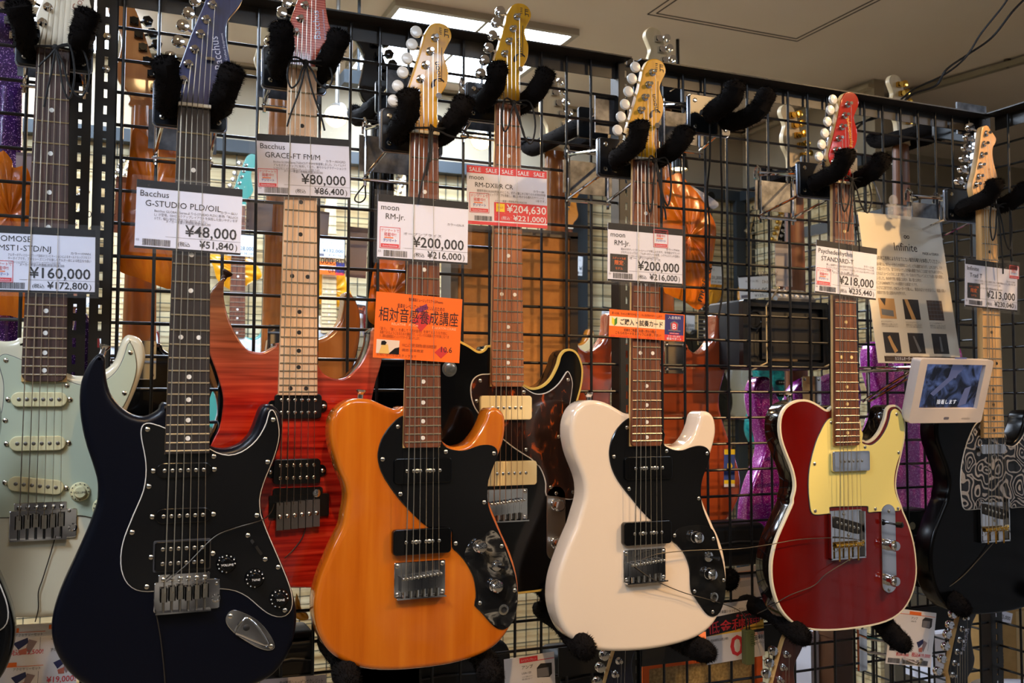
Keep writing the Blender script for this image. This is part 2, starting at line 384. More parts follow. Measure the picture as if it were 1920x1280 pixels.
post('slotted_post', .872, 'slotted black post just behind the white guitar neck, left of the pair')
post('slotted_post', .892, 'slotted black post just behind the white guitar neck, right of the pair', y=.004, wd=.02, flange=1)
post('slotted_post', 1.795, 'slotted black corner post behind the paisley guitar neck', wd=.034)
# return panel at the right corner, coming towards us
t = thing('grid_panel', 'black wire grid panel turning the corner at the right edge', 'grid panel', (1.80, 0, 0), group='black grid panels')
hm = MB().tube([(0, 0, 0), (0, -.9, 0)], .0026, 8).mesh('rod', RODM)
for i in range(17): ob('rod', VR, t, (0, -.06-.05*i, 0))
for k in range(39): ob('rod', hm, t, (.0046, 0, 2.1-.05*(k+1)))
part('top_rail', MB().box((-.03, -.9, ZTOP), (.01, -.02, ZTOP+.0025)).box((.0075, -.9, ZTOP-.03), (.01, -.02, ZTOP)), RAILB, t, False)
# rear cross panel behind the right grid
t = thing('grid_panel', 'black wire grid panel standing crosswise behind the paisley guitar', 'grid panel', (1.95, .12, -.119), group='black grid panels')
hm = MB().tube([(0, 0, 0), (0, .7, 0)], .0026, 8).mesh('rod', RODM)
for i in range(13): ob('rod', VR, t, (0, .05+.05*i, 0))
for k in range(39): ob('rod', hm, t, (.0046, 0, 2.1-.05*(k+1)))
part('top_rail', MB().box((-.03, 0, ZTOP-.03), (-.0275, .7, ZTOP)).box((-.03, 0, ZTOP), (.01, .7, ZTOP+.0025)), POSTM, t, False)
# white partition beyond
a = UX(1845, 322, 2.62)
t = thing('partition', 'white painted partition seen through the grid at the right edge', 'partition', (2.62, .2, 0))
WHT = tex('white_board', 'noise', [(.3, (206, 206, 208)), (.7, (222, 222, 224))], (3, 3, 3), .6)
for i in range(5): part('board', MB().box((0, -2.1+i*.44, .0), (.03, -1.67+i*.44, a.z+.005*(i % 2))), WHT, t, False)
part('cap', MB().box((-.01, -2.1, a.z+.006), (.04, .1, a.z+.03)), WHT, t, False)
# ---------------------------------------------------------------- guitars
NZ = .85; SCALE = .65
def crop(x0, y0, s, pts): return [(x0+a/s, y0+b/s) for a, b in pts]
FRETW = MB().tube([(-.5, 0, 0), (.5, 0, 0)], .0012, 6).mesh('fret', FRETM)
DOTS = {}
def dotmesh(m, r=.0032):
    if (m.name, r) not in DOTS: DOTS[m.name, r] = MB().lathe((0, 0, 0), [(r, 0), (r, .0004)], 14).mesh('inlay_dot', m)
    return DOTS[m.name, r]
SCREW = MB().lathe((0, 0, 0), [(.0034, 0), (.0032, .0009), (.0018, .0018), (.0005, .0019)], 10).mesh('screw', NICKEL)
POLE = {m.name: MB().lathe((0, 0, 0), [(.0026, 0), (.0026, .0006), (.0016, .0011), (.0003, .0012)], 10).mesh('pole_piece', m) for m in (NICKEL, mat('pole_grey', (120, 118, 112), .4, .8))}
TPOST = MB().lathe((0, 0, 0), [(.0062, 0), (.0062, .0012), (.0046, .002), (.0032, .003), (.0032, .009), (.0036, .0095), (.003, .0115)], 14).mesh('tuner_post', CHROME)
def button_mesh(kind):
    mb = MB()
    if kind == 'white':
        mb.lathe((0, 0, 0), [(.002, -.0035), (.0075, -.0032), (.0092, -.001), (.0092, .001), (.0075, .0032), (.002, .0036)], 18); m = PEARL
    elif kind == 'black':
        mb.lathe((0, 0, 0), [(.006, -.005), (.0095, -.004), (.0095, .004), (.006, .005)], 6); m = BLACKG
    else:
        mb.lathe((0, 0, 0), [(.003, -.006), (.0075, -.0055), (.0085, -.003), (.0085, .003), (.0075, .0055), (.003, .006)], 12); m = GOLD if kind == 'gold' else CHROME
    return mb.mesh('tuner_button', m), m
BTN = {k: button_mesh(k) for k in ('white', 'black', 'chrome', 'gold')}
SHAFT = {k: MB().tube([(0, 0, 0), (-.014, 0, 0)], .0022, 8).mesh('tuner_shaft', BLACKG if k == 'black' else (GOLD if k == 'gold' else CHROME)) for k in BTN}
GEAR = {k: MB().box((-.0075, 0, -.006), (.0065, .008, .006)).lathe((0, .004, .0), [(.0062, -.0055), (.0062, -.0075)], 14).mesh('tuner_gear', BLACKG if k == 'black' else (GOLD if k == 'gold' else CHROME)) for k in BTN}
SR = (.00075, .00066, .00056, .0004, .00034, .0003)
class Gt:
    def __init__(s, name, label, x0, Y, z0, rotz=0, group=None, bridge=None):
        s.x0, s.Y, s.z0 = x0, Y, z0
        s.t = thing(name, label, 'guitar', (x0, Y, z0-NZ), rotz, group)
        s.rot = rotz; s.len = SCALE; s.saddle_y = .002
    def px(s, x, y, yr=.014):
        p = U(x, y, s.Y+yr) if not s.rot else U(x, y, s.Y-yr)
        d = (p.x-s.x0, p.z-s.z0+NZ)
        return d if not s.rot else (-d[0], d[1])
    def pxs(s, pts, yr=.014): return [s.px(x, y, yr) for x, y in pts]
    def cp(s, c, pts, yr=.014): return s.pxs(crop(*c, pts), yr)
    def body(s, out, ms, mt=None, th=.044, r=.006, yf=.014, n=200, binding=None, sm=True):
        o = spline(out, n) if sm else out; s.out = o; s.yf = yf
        ms2 = [ms, mt or ms]
        b = part('body', MB().slab(o, yf, yf+th, r, 4, 0, 1), ms2, s.t)
        if binding:
            nn = inset_normals(o); mb = MB(); k = len(o)
            rows = [(.0035, yf-.0002), (.0005, yf-.0003), (-.0003, yf+.0008), (-.0003, yf+.006), (.001, yf+.006)]
            vs = [(x+nx*d, y, z+nz*d) for d, y in rows for (x, z), (nx, nz) in zip(o, nn)]
            mb.add(vs, [(i*k+j, (i+1)*k+j, (i+1)*k+(j+1) % k, i*k+(j+1) % k) for i in range(len(rows)-1) for j in range(k)])
            part('binding', mb, binding, b)
        s.b = b; return b
    def guard(s, out, m, edge=None, n=160, sm=True, ew=.0012, yf=None, name='pickguard'):
        o = spline(out, n) if sm else out; yf = (s.yf if yf is None else yf)
        g = part(name, MB().slab(o, yf-.0025, yf+.001, .0006, 1), m, s.t)
        if edge:
            nn = inset_normals(o); o2 = [(x-nx*ew, z-nz*ew) for (x, z), (nx, nz) in zip(o, nn)]
            part('guard_edge', MB().slab(o2, yf-.0017, yf+.0015, .0006, 1), edge, g)
        s.g = g; s.gy = yf-.0025; return g
    def screws(s, pts, y=None, parent=None):
        for x, z in pts: ob('screw', SCREW, parent or s.g, (x, (s.gy if y is None else y), z))
    def w(s, z, w0=.042, w1=.057): return w0+(w1-w0)*min(1.1, (NZ-z)/.47)
    def fz(s, n): return NZ-s.len*(1-2**(-n/12))
    def neck(s, board, neckm, nf=21, endf=None, dots=MOP, skunk=False, end_r=.006, detail=True, dotr=.0032):
        ze = s.fz(endf or nf+.9); s.ze = ze; zh = ze+.01
        mb = MB(); rows = []; N = 10; vs = []
        zs = [NZ+.004, NZ-.03, NZ-.2, NZ-.36, ze]
        for z in zs:
            wd = s.w(z)/2
            vs += [(-wd, .008, z)]+[(-wd*math.cos(PI*k/N), .012+.0145*math.sin(PI*k/N), z) for k in range(N+1)]+[(wd, .008, z)]
        m = N+3
        fs = [(i*m+k, i*m+(k+1) % m, (i+1)*m+(k+1) % m, (i+1)*m+k) for i in range(len(zs)-1) for k in range(m)]
        fs += [tuple(range(m)), tuple(range((len(zs)-1)*m, len(zs)*m))]
        nk = part('neck', mb.add(vs, fs), neckm, s.t); s.nk = nk
        w0, w1 = s.w(NZ)/2, s.w(ze)/2
        o = [(-w0, NZ), (w0, NZ), (w1, ze+end_r)]+[(w1-end_r*(1-math.cos(a)), ze+end_r*(1-math.sin(a))) for a in (.5, 1.0, 1.57)]+[(-w1+end_r*(1-math.cos(a)), ze+end_r*(1-math.sin(a))) for a in (1.57, 1.0, .5)]+[(-w1, ze+end_r)]
        fb = part('fretboard', MB().slab(o, .0035, .0095, .0008, 1), board, s.t)
        part('nut', MB().box((-w0-.0002, -.001, NZ), (w0+.0002, .007, NZ+.0042)), BONE, s.t)
        if detail:
            for n in range(1, nf+1): ob('fret', FRETW, fb, (0, .0032, s.fz(n)), None, (s.w(s.fz(n))-.001, 1, 1))
            dm = dotmesh(dots, dotr)
            for n in (3, 5, 7, 9, 12, 15, 17, 19, 21, 24):
                if n > nf+.5 or (s.fz(n)+s.fz(n-1))/2 < ze: continue
                z = (s.fz(n)+s.fz(n-1))/2
                for x in ((-.0115, .0115) if n in (12, 24) else (0,)): ob('inlay_dot', dm, fb, (x, .0035, z))
        else:
            mb = MB()
            for n in range(1, nf+1):
                wd = s.w(s.fz(n))/2; mb.box((-wd, .002, s.fz(n)-.001), (wd, .0036, s.fz(n)+.001))
            o = part('frets', mb, FRETM, fb, False); o['kind'] = 'stuff'
            mb = MB()
            for n in (3, 5, 7, 9, 12, 15, 17, 19, 21):
                z = (s.fz(n)+s.fz(n-1))/2
                for x in ((-.0115, .0115) if n == 12 else (0,)): mb.lathe((x, .0035, z), [(.004, 0), (.004, .0005)], 8)
            part('inlay_dots', mb, dots, fb)['kind'] = 'stuff'
        return fb
    def head(s, out, m, side=None, posts=(), btn='chrome', dirx=None, n=120, yf=.007, th=.014, gears=True, simple=False):
        o = spline(out, n)
        h = part('headstock', MB().slab(o, yf, yf+th, .0015, 2, 0, 1), [side or m, m], s.t); s.h = h; s.posts = posts; s.hy = yf
        bm, _ = BTN[btn]
        for k, (x, z) in enumerate(posts):
            if not simple: ob('tuner_post', TPOST, h, (x, yf, z))
            bx, bz = (dirx[k] if dirx else (x-.034, z+.012))
            if gears: ob('tuner_gear', GEAR[btn], h, (x, yf+th, z))
            y1 = yf+th*.6
            a = math.atan2(bz-z, bx-x)
            ob('tuner_shaft', SHAFT[btn], h, (bx-.0*math.cos(a), y1, bz), (0, -a, 0), (1.2, 1, 1))
            ob('tuner_button', bm, h, (bx, y1, bz))
        return h
    def strings(s, n=6, zb=None, thru=.012, rows=None):
        zb = NZ-s.len if zb is None else zb
        for i in range(n):
            u = i/(n-1)-.5
            pts = []
            if i < len(s.posts):
                x, z = s.posts[i]; pts.append((x+.003, s.hy-.006, z))
            pts += [(u*.035, -.0012, NZ+.002)]
            if i in (0, 4): pts += [(u*(.035+.017*.31), -.0046, NZ-.2), (u*(.035+.017*.62), -.0046, NZ-.4)]   # lifted by the tag tucked under it
            pts += [(u*.0505, s.saddle_y-.002, zb+(.5-u)*-.003), (u*.0505, s.saddle_y+.008, zb-thru)]
            part('string', MB().tube(pts, SR[i], 5, cap=False), STRING, s.t)
    def pickup(s, c, w, h, m, rows=1, rc=None, ht=.006, y=None, rot=0, poles=True, sp=.0100, screws=None, pm=NICKEL, name='pickup', span=None):
        y = (s.gy if y is None else y)
        o = rrect(c[0], c[1], w, h, rc if rc else h/2*.98, 6, rot)
        p = part(name, MB().slab(o, y-ht, y+.001, .0012, 2), m, s.t)
        ca, sa = math.cos(rot), math.sin(rot)
        if poles:
            for r in range(rows):
                dz = 0 if rows == 1 else (r-.5)*h*.5
                for i in range(6):
                    dx = (i-2.5)*(span or sp); ob('pole_piece', POLE[pm.name], p, (c[0]+dx*ca-dz*sa, y-ht, c[1]+dx*sa+dz*ca))
        for dx in (screws or ()): ob('screw', SCREW, p, (c[0]+dx*ca, y-.001, c[1]+dx*sa))
        return p
    def trem(s, zb, m=CHROME, black=False):
        y = s.yf; t = part('bridge_plate', MB().slab(rrect(.004, zb-.012, .084, .040, .003), y-.004, y, .0008, 1).slab(rrect(0, zb+.008, .066, .02, .002), y-.0035, y, .0006, 1), m, s.t)
        for i in range(6):
            x = (i-2.5)*.0105; dz = (i % 3-1)*.0012
            a = MB().box((x-.0045, y-.0125, zb-.016+dz), (x+.0045, y-.009, zb+.002+dz)).box((x-.0045, y-.0125, zb-.016+dz), (x-.003, y-.004, zb+.002+dz)).box((x+.003, y-.0125, zb-.016+dz), (x+.0045, y-.004, zb+.002+dz))
            sd = part('saddle', a, NICKEL if not black else mat('saddle_grey', (120, 116, 112), .4, .9), t, False)
            part('saddle_screw', MB().tube([(x, y-.008, zb-.016), (x, y-.008, zb-.032)], .0016, 8), NICKEL, sd)
            ob('screw', SCREW, t, (x, y-.0038, zb+.011))
        part('arm_socket', MB().lathe((.041, y-.003, zb-.018), [(.006, 0), (.006, .002), (.004, .0022), (.0035, .0005)], 14), m, t)
        part('edge_lip', MB().box((-.036, y-.012, zb-.033), (.034, y-.002, zb-.031)), m, t, False)
        return t
    def hardtail(s, zb):
        y = s.yf; t = part('bridge_plate', MB().slab(rrect(0, zb-.006, .078, .050, .002), y-.0025, y, .0006, 1).box((-.0375, y-.012, zb-.033), (.0375, y-.002, zb-.031)), CHROME, s.t)
        for i in range(6):
            x = (i-2.5)*.0103; dz = (i-2.5)*.0009
            sd = part('saddle', MB().box((x-.005, y-.0115, zb-.02+dz), (x+.005, y-.003, zb+.001+dz)).box((x-.002, y-.0118, zb-.016+dz), (x+.002, y-.0115, zb-.008+dz)), CHROME, t, False)
            for d in (-.003, .003): part('height_screw', MB().lathe((x+d, y-.011, zb-.001+dz), [(.0018, 0), (.0018, .004), (.001, .0045)], 8), NICKEL, sd)
            part('spring', MB().tube([(x, y-.007, zb-.02), (x, y-.007, zb-.032)], .0022, 8), NICKEL, sd)
        for x in (-.0345, .0345):
            for z in (zb+.014, zb-.027): ob('screw', SCREW, t, (x, y-.0025, z))
        return t
    def telebridge(s, zb):
        y = s.yf; t = part('bridge_plate', MB().slab(rrect(0, zb+.018, .079, .086, .006), y-.002, y, .0006, 1), CHROME, s.t)
        for a, b in (((-.0395, zb-.024), (-.037, zb+.058)), ((.037, zb-.024), (.0395, zb+.058)), ((-.0395, zb-.025), (.0395, zb-.0225))):
            part('raised_edge', MB().box((a[0], y-.009, a[1]), (b[0], y-.001, b[1])), CHROME, t, False)
        for i in range(3):
            x = (i-1)*.0213
            sd = part('barrel_saddle', MB().lathe((x-.0102, y-.009, zb), [(.0042, 0), (.0042, .0204)], 14, (1, 0, 0)), BRASS, t)
            part('saddle_screw', MB().tube([(x, y-.009, zb-.003), (x, y-.009, zb-.028)], .0016, 8), BRASS, sd)
            for d in (-.006, .006): part('height_screw', MB().tube([(x+d, y-.016, zb), (x+d, y-.003, zb)], .0012, 6), NICKEL, sd)
        s.pickup((0, zb+.034), .07, .02, BLACKM, ht=.005, y=y-.002, rot=-.26, rc=.009, pm=NICKEL, name='bridge_pickup')
        for x, z in ((-.034, zb+.012), (.006, zb+.016), (-.004, zb+.054)): ob('screw', SCREW, t, (x, y-.002, z))
        return t
    def dome_knob(s, c, y=None, m=CHROME, r=.0095, h=.017):
        y = s.gy if y is None else y
        return part('control_knob', MB().lathe((c[0], y, c[1]), [(r, 0), (r, .002), (r*.93, .0025), (r*.93, h*.55), (r*.97, h*.6), (r*.97, h*.78), (r*.75, h*.95), (r*.3, h), (.0005, h)], 20), m, s.t)
    def strat_knob(s, c, m, ink, word, y=None):
        y = s.gy if y is None else y
        k = part('control_knob', MB().lathe((c[0], y, c[1]), [(.0135, 0), (.0135, .002), (.0118, .0042), (.0085, .0046), (.0078, .0125), (.007, .0135), (.0005, .0136)], 24), m, s.t)
        mb = MB()
        for i in range(10):
            a = PI*(.0+i/9*1.5)
            mb.lathe((c[0]+.0112*math.cos(a), y-.0046, c[1]+.0112*math.sin(a)), [(.0009, 0), (.0009, .0004)], 6)
        part('knob_marks', mb, ink, k)
        if word: lettering(k, [(word, 0, 0, .0042, 'c')], Vector((c[0], y-.0139, c[1]-.0014)), ink, name='knob_lettering')
        return k
    def toggle(s, c, tip=BLACKP, y=None):
        y = s.gy if y is None else y
        k = part('toggle_switch', MB().lathe((c[0], y, c[1]), [(.0085, 0), (.0085, .0025), (.006, .003), (.006, .006), (.003, .007)], 16), CHROME, s.t)
        part('toggle_lever', MB().tube([(c[0], y-.005, c[1]), (c[0]+.008, y-.02, c[1]-.001)], [.002, .0035], 10), tip, k)
    def jack(s, c, y=None):
        y = s.gy if y is None else y
        k = part('output_jack', MB().lathe((c[0], y, c[1]), [(.008, 0), (.008, .002), (.0055, .0028), (.0045, .0028), (.0042, .0005)], 16), NICKEL, s.t)
        part('jack_hole', MB().lathe((c[0], y, c[1]), [(.0042, 0), (.0042, .0008)], 12), BLACKM, k)
    def strapbutton(s, p, d, y=None):
        y = s.yf+.02 if y is None else y
        part('strap_button', MB().lathe((p[0], y, p[1]), [(.0045, -.002), (.0042, .004), (.0075, .009), (.0078, .011), (.003, .012)], 14, (d[0], 0, d[1])), CHROME, s.t)
# ---------------------------------------------------------------- lettering on flat things
TXT = {}
def txt_geo(s, size, bold=False):
    k = (s, bold)
    if k not in TXT:
        c = bpy.data.curves.new('t', 'FONT'); c.body = s; c.size = 1; c.resolution_u = 2; c.fill_mode = 'FRONT'
        if bold: c.offset = .012
        o = bpy.data.objects.new('t', c); COL.objects.link(o); me = bpy.data.meshes.new_from_object(o)
        TXT[k] = ([(v.co.x, v.co.y) for v in me.vertices], [tuple(p.vertices) for p in me.polygons])
        bpy.data.objects.remove(o); bpy.data.curves.remove(c); bpy.data.meshes.remove(me)
    v, f = TXT[k]; return [(x*size, y*size) for x, y in v], f
def lettering(parent, items, O, m, ux=Vector((1, 0, 0)), uy=Vector((0, 0, 1)), name='lettering', lift=None):
    """items: (text, x, y, size, align[, width]) laid out in the plane O + x*ux + y*uy"""
    mb = MB()
    for it in items:
        s, x, y, size, al = it[:5]; wd = it[5] if len(it) > 5 else None
        bold = len(it) > 6 and it[6]
        v, f = txt_geo(s, size, bold)
        if not v: continue
        x0 = min(a for a, b in v); x1 = max(a for a, b in v); k = (wd/(x1-x0)) if wd else 1
        off = {'l': -x0*k, 'c': -(x0+x1)/2*k, 'r': -x1*k}[al]
        mb.add([O+ux*(x+a*k+off)+uy*(y+b) for a, b in v], f)
    if mb.v: return part(name, mb, m, parent, False)
def mk(name, label, nut, sad, Y, **k):
    a = U(*nut, Y); b = U(*sad, Y)
    g = Gt(name, label, (a.x+b.x)/2, Y, a.z, **k); g.len = a.z-b.z; return g
def frompx(pts, nut, Y):                                    # pixel outline -> shape relative to the nut
    n = U(*nut, Y-.0)
    return [(q.x-n.x, q.z-n.z) for q in (U(x, y, Y) for x, y in pts)]
# ---- blue strat
cA, cB = (80, 640, 3.871), (80, 950, 3.871)
PB = crop(*cA, [(880, 440), (850, 490), (800, 525), (740, 545), (660, 530), (590, 490), (530, 430), (490, 370), (465, 280), (455, 180), (455, 110), (430, 85), (395, 95), (350, 140), (310, 210), (280, 290), (267, 400), (272, 520), (290, 640), (320, 760), (360, 880), (393, 990), (402, 1080), (395, 1180)]) + \
    crop(*cB, [(375, 40), (340, 140), (280, 280), (210, 430), (150, 560), (100, 690), (70, 800), (62, 880), (68, 960), (85, 1030), (115, 1100), (160, 1170), (220, 1240), (330, 1315), (500, 1370), (750, 1395), (1000, 1390), (1250, 1365), (1450, 1330), (1590, 1277), (1680, 1220), (1740, 1150), (1790, 1070), (1825, 980), (1845, 880), (1850, 780), (1835, 680), (1800, 560), (1750, 430), (1700, 320), (1650, 210), (1620, 120), (1600, 40)]) + \
    crop(*cA, [(1590, 1200), (1592, 1130), (1610, 1050), (1650, 950), (1700, 830), (1735, 720), (1745, 620), (1735, 540), (1710, 490), (1670, 462), (1630, 455), (1595, 480), (1570, 540), (1545, 610), (1510, 680), (1450, 740), (1370, 775), (1290, 780), (1220, 755), (1185, 705), (1185, 560), (1040, 480)])
PBG = crop(*cA, [(880, 628), (830, 610), (775, 595), (735, 605), (718, 640), (720, 700), (738, 790), (752, 880), (752, 980), (735, 1080), (700, 1170), (660, 1260)]) + \
    crop(*cB, [(640, 110), (600, 210), (575, 310), (570, 410), (585, 490), (620, 555), (680, 598), (760, 610), (830, 605), (1000, 602), (1200, 590), (1300, 590), (1400, 605), (1490, 650), (1560, 710), (1630, 765), (1700, 792), (1760, 785), (1800, 740), (1808, 670), (1790, 580), (1740, 450), (1680, 310), (1620, 170), (1580, 60)]) + \
    crop(*cA, [(1575, 1230), (1570, 1150), (1585, 1070), (1620, 970), (1670, 850), (1705, 730), (1712, 640), (1695, 550), (1668, 500), (1645, 515), (1625, 590), (1580, 680), (1520, 750), (1440, 805), (1350, 828), (1260, 808), (1185, 768)])
BNUT = (370, 200)
PBH = crop(200, 0, 6.4, [(900, 1262), (895, 1130), (880, 1000), (845, 880), (900, 720), (980, 500), (1060, 300), (1150, 90), (1220, -80), (1300, -210), (1420, -280), (1560, -240), (1640, -120), (1625, 10), (1560, 110), (1490, 190), (1445, 280), (1430, 400), (1450, 560), (1480, 720), (1500, 830), (1440, 980), (1330, 1080), (1270, 1180), (1265, 1290)])
PBT = crop(200, 0, 6.4, [(920, 960), (980, 770), (1055, 595), (1125, 410), (1195, 238), (1268, 60)])
PBB = crop(200, 0, 6.4, [(640, 860), (765, 680), (860, 490), (915, 300), (985, 150), (1065, -10)])
g = BLUE = mk('electric_guitar', 'dark blue guitar with black pickguard and chrome tremolo, front left', BNUT, (342, 1104), -.195)
NAVY = mat('navy_satin', (3, 5, 16), .33, spec=.25)
sh = g.pxs(PB)
g.body(sh, NAVY, r=.009)
gp = g.pxs(PBG); g.guard(gp, GUARDK, WLINE, ew=.0011)
STRAT = [(x, z-NZ) for x, z in sh]; STRATG = [(x, z-NZ) for x, z in gp]
g.screws(g.cp(cA, [(760, 637), (770, 1050), (1240, 833), (1630, 873), (1670, 567)])+g.cp(cB, [(648, 183), (755, 577), (1260, 552), (1552, 60), (1706, 435), (1755, 747)]))
g.neck(EBONY, NECKW, 22, 22.4, end_r=.001)
hp = g.pxs(PBH, .007); HEADS = [(x, z-NZ) for x, z in hp]; tp = g.pxs(PBT, .007); bp = g.pxs(PBB, .012)
HEADT = [(x, z-NZ) for x, z in tp]; HEADB = [(x, z-NZ) for x, z in bp]
BLUEH = tex('blue_stained_head', 'noise', [(.3, (26, 30, 62)), (.7, (44, 52, 96))], (120, 60, 8), .3, coat=.5)
g.head(hp, BLUEH, NECKW, tp, 'chrome', bp)
g.strings(); zb = NZ-g.len
c = g.cp(cA, [(1025, 932)])[0]; g.pickup(c, .071, .020, BLACKG, screws=(-.039, .039), ht=.004)
c = g.cp(cB, [(1018, 60)])[0]; g.pickup(c, .071, .020, BLACKG, screws=(-.039, .039), ht=.004)
c = g.cp(cB, [(1012, 348)])[0]; g.pickup(c, .070, .038, BLACKG, rows=2, rc=.003, ht=.004, screws=(-.0393, .0393))
part('pickup_frame', MB().slab(rrect(c[0], c[1], .0735, .042, .003), g.gy-.001, g.gy+.001, .0005, 1), mat('smoke_film', (60, 60, 62), .15), g.t)
g.trem(zb+.001)
for p, wd in zip(g.cp(cB, [(1330, 408), (1535, 515), (1712, 660)]), ('VOLUME', 'TONE', 'TONE')): g.strat_knob(p, BLACKG, WHITEP, wd)
p, q = g.cp(cB, [(1487, 205), (1612, 378)]); g.screws([p, q])
c = ((p[0]+q[0])/2, (p[1]+q[1])/2); a = math.atan2(q[1]-p[1], q[0]-p[0])
sw = part('selector_slot', MB().slab(rrect(c[0], c[1], .026, .004, .0018, 4, a), g.gy-.0004, g.gy+.001, .0002, 1), BLACKM, g.t)
part('selector_lever', MB().tube([(c[0]-.003, g.gy, c[1]+.004), (c[0]-.004, g.gy-.012, c[1]+.006)], [.0018, .003], 10), BLACKG, sw)
jo = spline(g.cp(cB, [(1385, 745), (1330, 790), (1335, 850), (1390, 915), (1470, 970), (1560, 1020), (1640, 1040), (1683, 1015), (1665, 950), (1610, 870), (1550, 815), (1480, 775)]), 60)
jp = part('jack_plate', MB().slab(jo, g.yf-.0022, g.yf+.001, .0008, 2), CHROME, g.t)
c = g.cp(cB, [(1510, 900)])[0]; jn = MB().slab(spline(g.cp(cB, [(1470, 790), (1390, 905), (1450, 945), (1600, 1005), (1640, 980), (1560, 850)]), 48), g.yf-.0055, g.yf-.002, .003, 3)
part('jack_cup', jn, CHROME, jp); g.screws(g.cp(cB, [(1362, 790), (1655, 1008)]), g.yf-.0022, jp)
part('jack_hole', MB().lathe((g.cp(cB, [(1475, 870)])[0][0], g.yf-.0056, g.cp(cB, [(1475, 870)])[0][1]), [(.0045, 0), (.003, .001)], 12), BLACKM, jp)
p = g.cp(cA, [(435, 80)])[0]; g.strapbutton(p, (.3, 1))
tr = g.px(*crop(200, 0, 6.4, [(1237, 720)])[0], .007); part('string_tree', MB().box((tr[0]-.006, .001, tr[1]-.002), (tr[0]+.006, .0035, tr[1]+.002)).lathe((tr[0], .007, tr[1]), [(.0025, 0), (.0025, .007)], 10), CHROME, g.h)
SILV = mat('silver_logo', (196, 196, 214), .4, .3)
def headlogo(g, a, b, word, size, m, sub=None, ssize=.002, yr=.007, wid=None, swid=None, off=.0045):
    a = Vector((a[0], 0, a[1])); b = Vector((b[0], 0, b[1])); ux = (b-a).normalized(); uy = Vector((-ux.z, 0, ux.x))
    O = Vector((a.x, g.hy-.0004, a.z)); it = [(word, 0, 0, size, 'l', wid)]
    if sub: it.append((sub, .0, -off, ssize, 'l', swid))
    lettering(g.h, it, O, m, ux, uy, 'logo_lettering')
a, b = g.pxs(crop(200, 0, 6.4, [(1400, 830), (1345, 520)]), .007)
headlogo(g, a, b, 'Bacchus', .016, SILV, 'Hand Crafted Equipment', .0042, wid=.046, swid=.05, off=.0075)
# ---- mint strat behind on the left
PM = [(38, 632), (28, 637), (13, 639), (0, 638), (-20, 632), (-42, 608), (-55, 572), (-72, 556), (-92, 575), (-106, 635), (-108, 700), (-92, 780), (-74, 850), (-72, 900), (-90, 970), (-118, 1040), (-126, 1090), (-108, 1135), (-50, 1158), (20, 1160), (100, 1157), (180, 1148), (240, 1118), (262, 1060), (252, 990), (225, 920), (207, 870), (214, 820), (235, 775), (255, 730), (267, 695), (273, 670), (270, 648), (261, 633), (243, 627), (232, 633), (224, 650), (215, 675), (201, 690), (175, 702), (149, 704), (131, 701), (118, 692), (112, 660), (75, 640)]
g = mk('electric_guitar', 'cream guitar with pale mint pickguard and three cream pickups, far left', (107, 91), (68, 968), -.084)
CREAMB = mat('vintage_white', (212, 206, 180), .22, coat=.5)
MINT = mat('mint_guard', (180, 188, 164), .35)
g.body(g.pxs(PM), CREAMB, r=.009)
c1 = (0, 620, 4.57); c2 = (0, 880, 4.267)
PMG = crop(*c1, [(170, 245), (110, 220), (50, 203), (10, 215), (-8, 250), (5, 330), (30, 420), (36, 520), (28, 640), (8, 740), (-25, 860), (-60, 980), (-80, 1100)]) + crop(*c2, [(-75, 150), (-60, 280), (-20, 370), (40, 382), (300, 372), (600, 365), (700, 375), (770, 395), (850, 440), (920, 520), (985, 560), (1010, 500), (985, 400), (930, 280), (860, 150), (800, 40)]) + crop(*c1, [(850, 1150), (880, 950), (950, 800), (1060, 640), (1130, 480), (1165, 350), (1165, 250), (1140, 150), (1112, 105), (1092, 130), (1060, 230), (1010, 330), (930, 410), (830, 455), (720, 470), (620, 445), (535, 408)])
g.guard(g.pxs(PMG), MINT, mat('guard_dark_edge', (60, 58, 66), .5), ew=.0008)
g.screws(g.cp(c1, [(52, 253), (46, 768), (573, 469), (1118, 187), (1065, 533)])+g.cp(c2, [(555, 328)]))
g.neck(ROSED, NECKW, 21, 21.9, end_r=.012)
n = g
g.head([(x, z+NZ) for x, z in HEADS], mat('pale_maple_head', (226, 214, 190), .25, coat=.5), NECKW, [(x, z+NZ) for x, z in HEADT], 'chrome', [(x, z+NZ) for x, z in HEADB])
g.strings(); zb = NZ-g.len
PG_ = mat('pole_grey')
for c in g.cp(c1, [(338, 587), (325, 962)]): g.pickup(c, .070, .020, AGED, screws=(-.0385, .0385), ht=.006, pm=PG_)
c = g.cp(c2, [(290, 125)])[0]; g.pickup(c, .070, .020, AGED, screws=(-.0385, .0385), ht=.006, rot=-.13, pm=PG_)
g.trem(zb)
g.strat_knob(g.cp(c2, [(640, 175)])[0], AGED, INK, 'VOLUME'); g.strat_knob(g.cp(c2, [(820, 300)])[0], AGED, INK, 'TONE')
a, b = g.pxs([(146, 22), (168, -18)], .007); headlogo(g, a, b, 'Com', .014, mat('brown_logo', (150, 96, 70), .5))
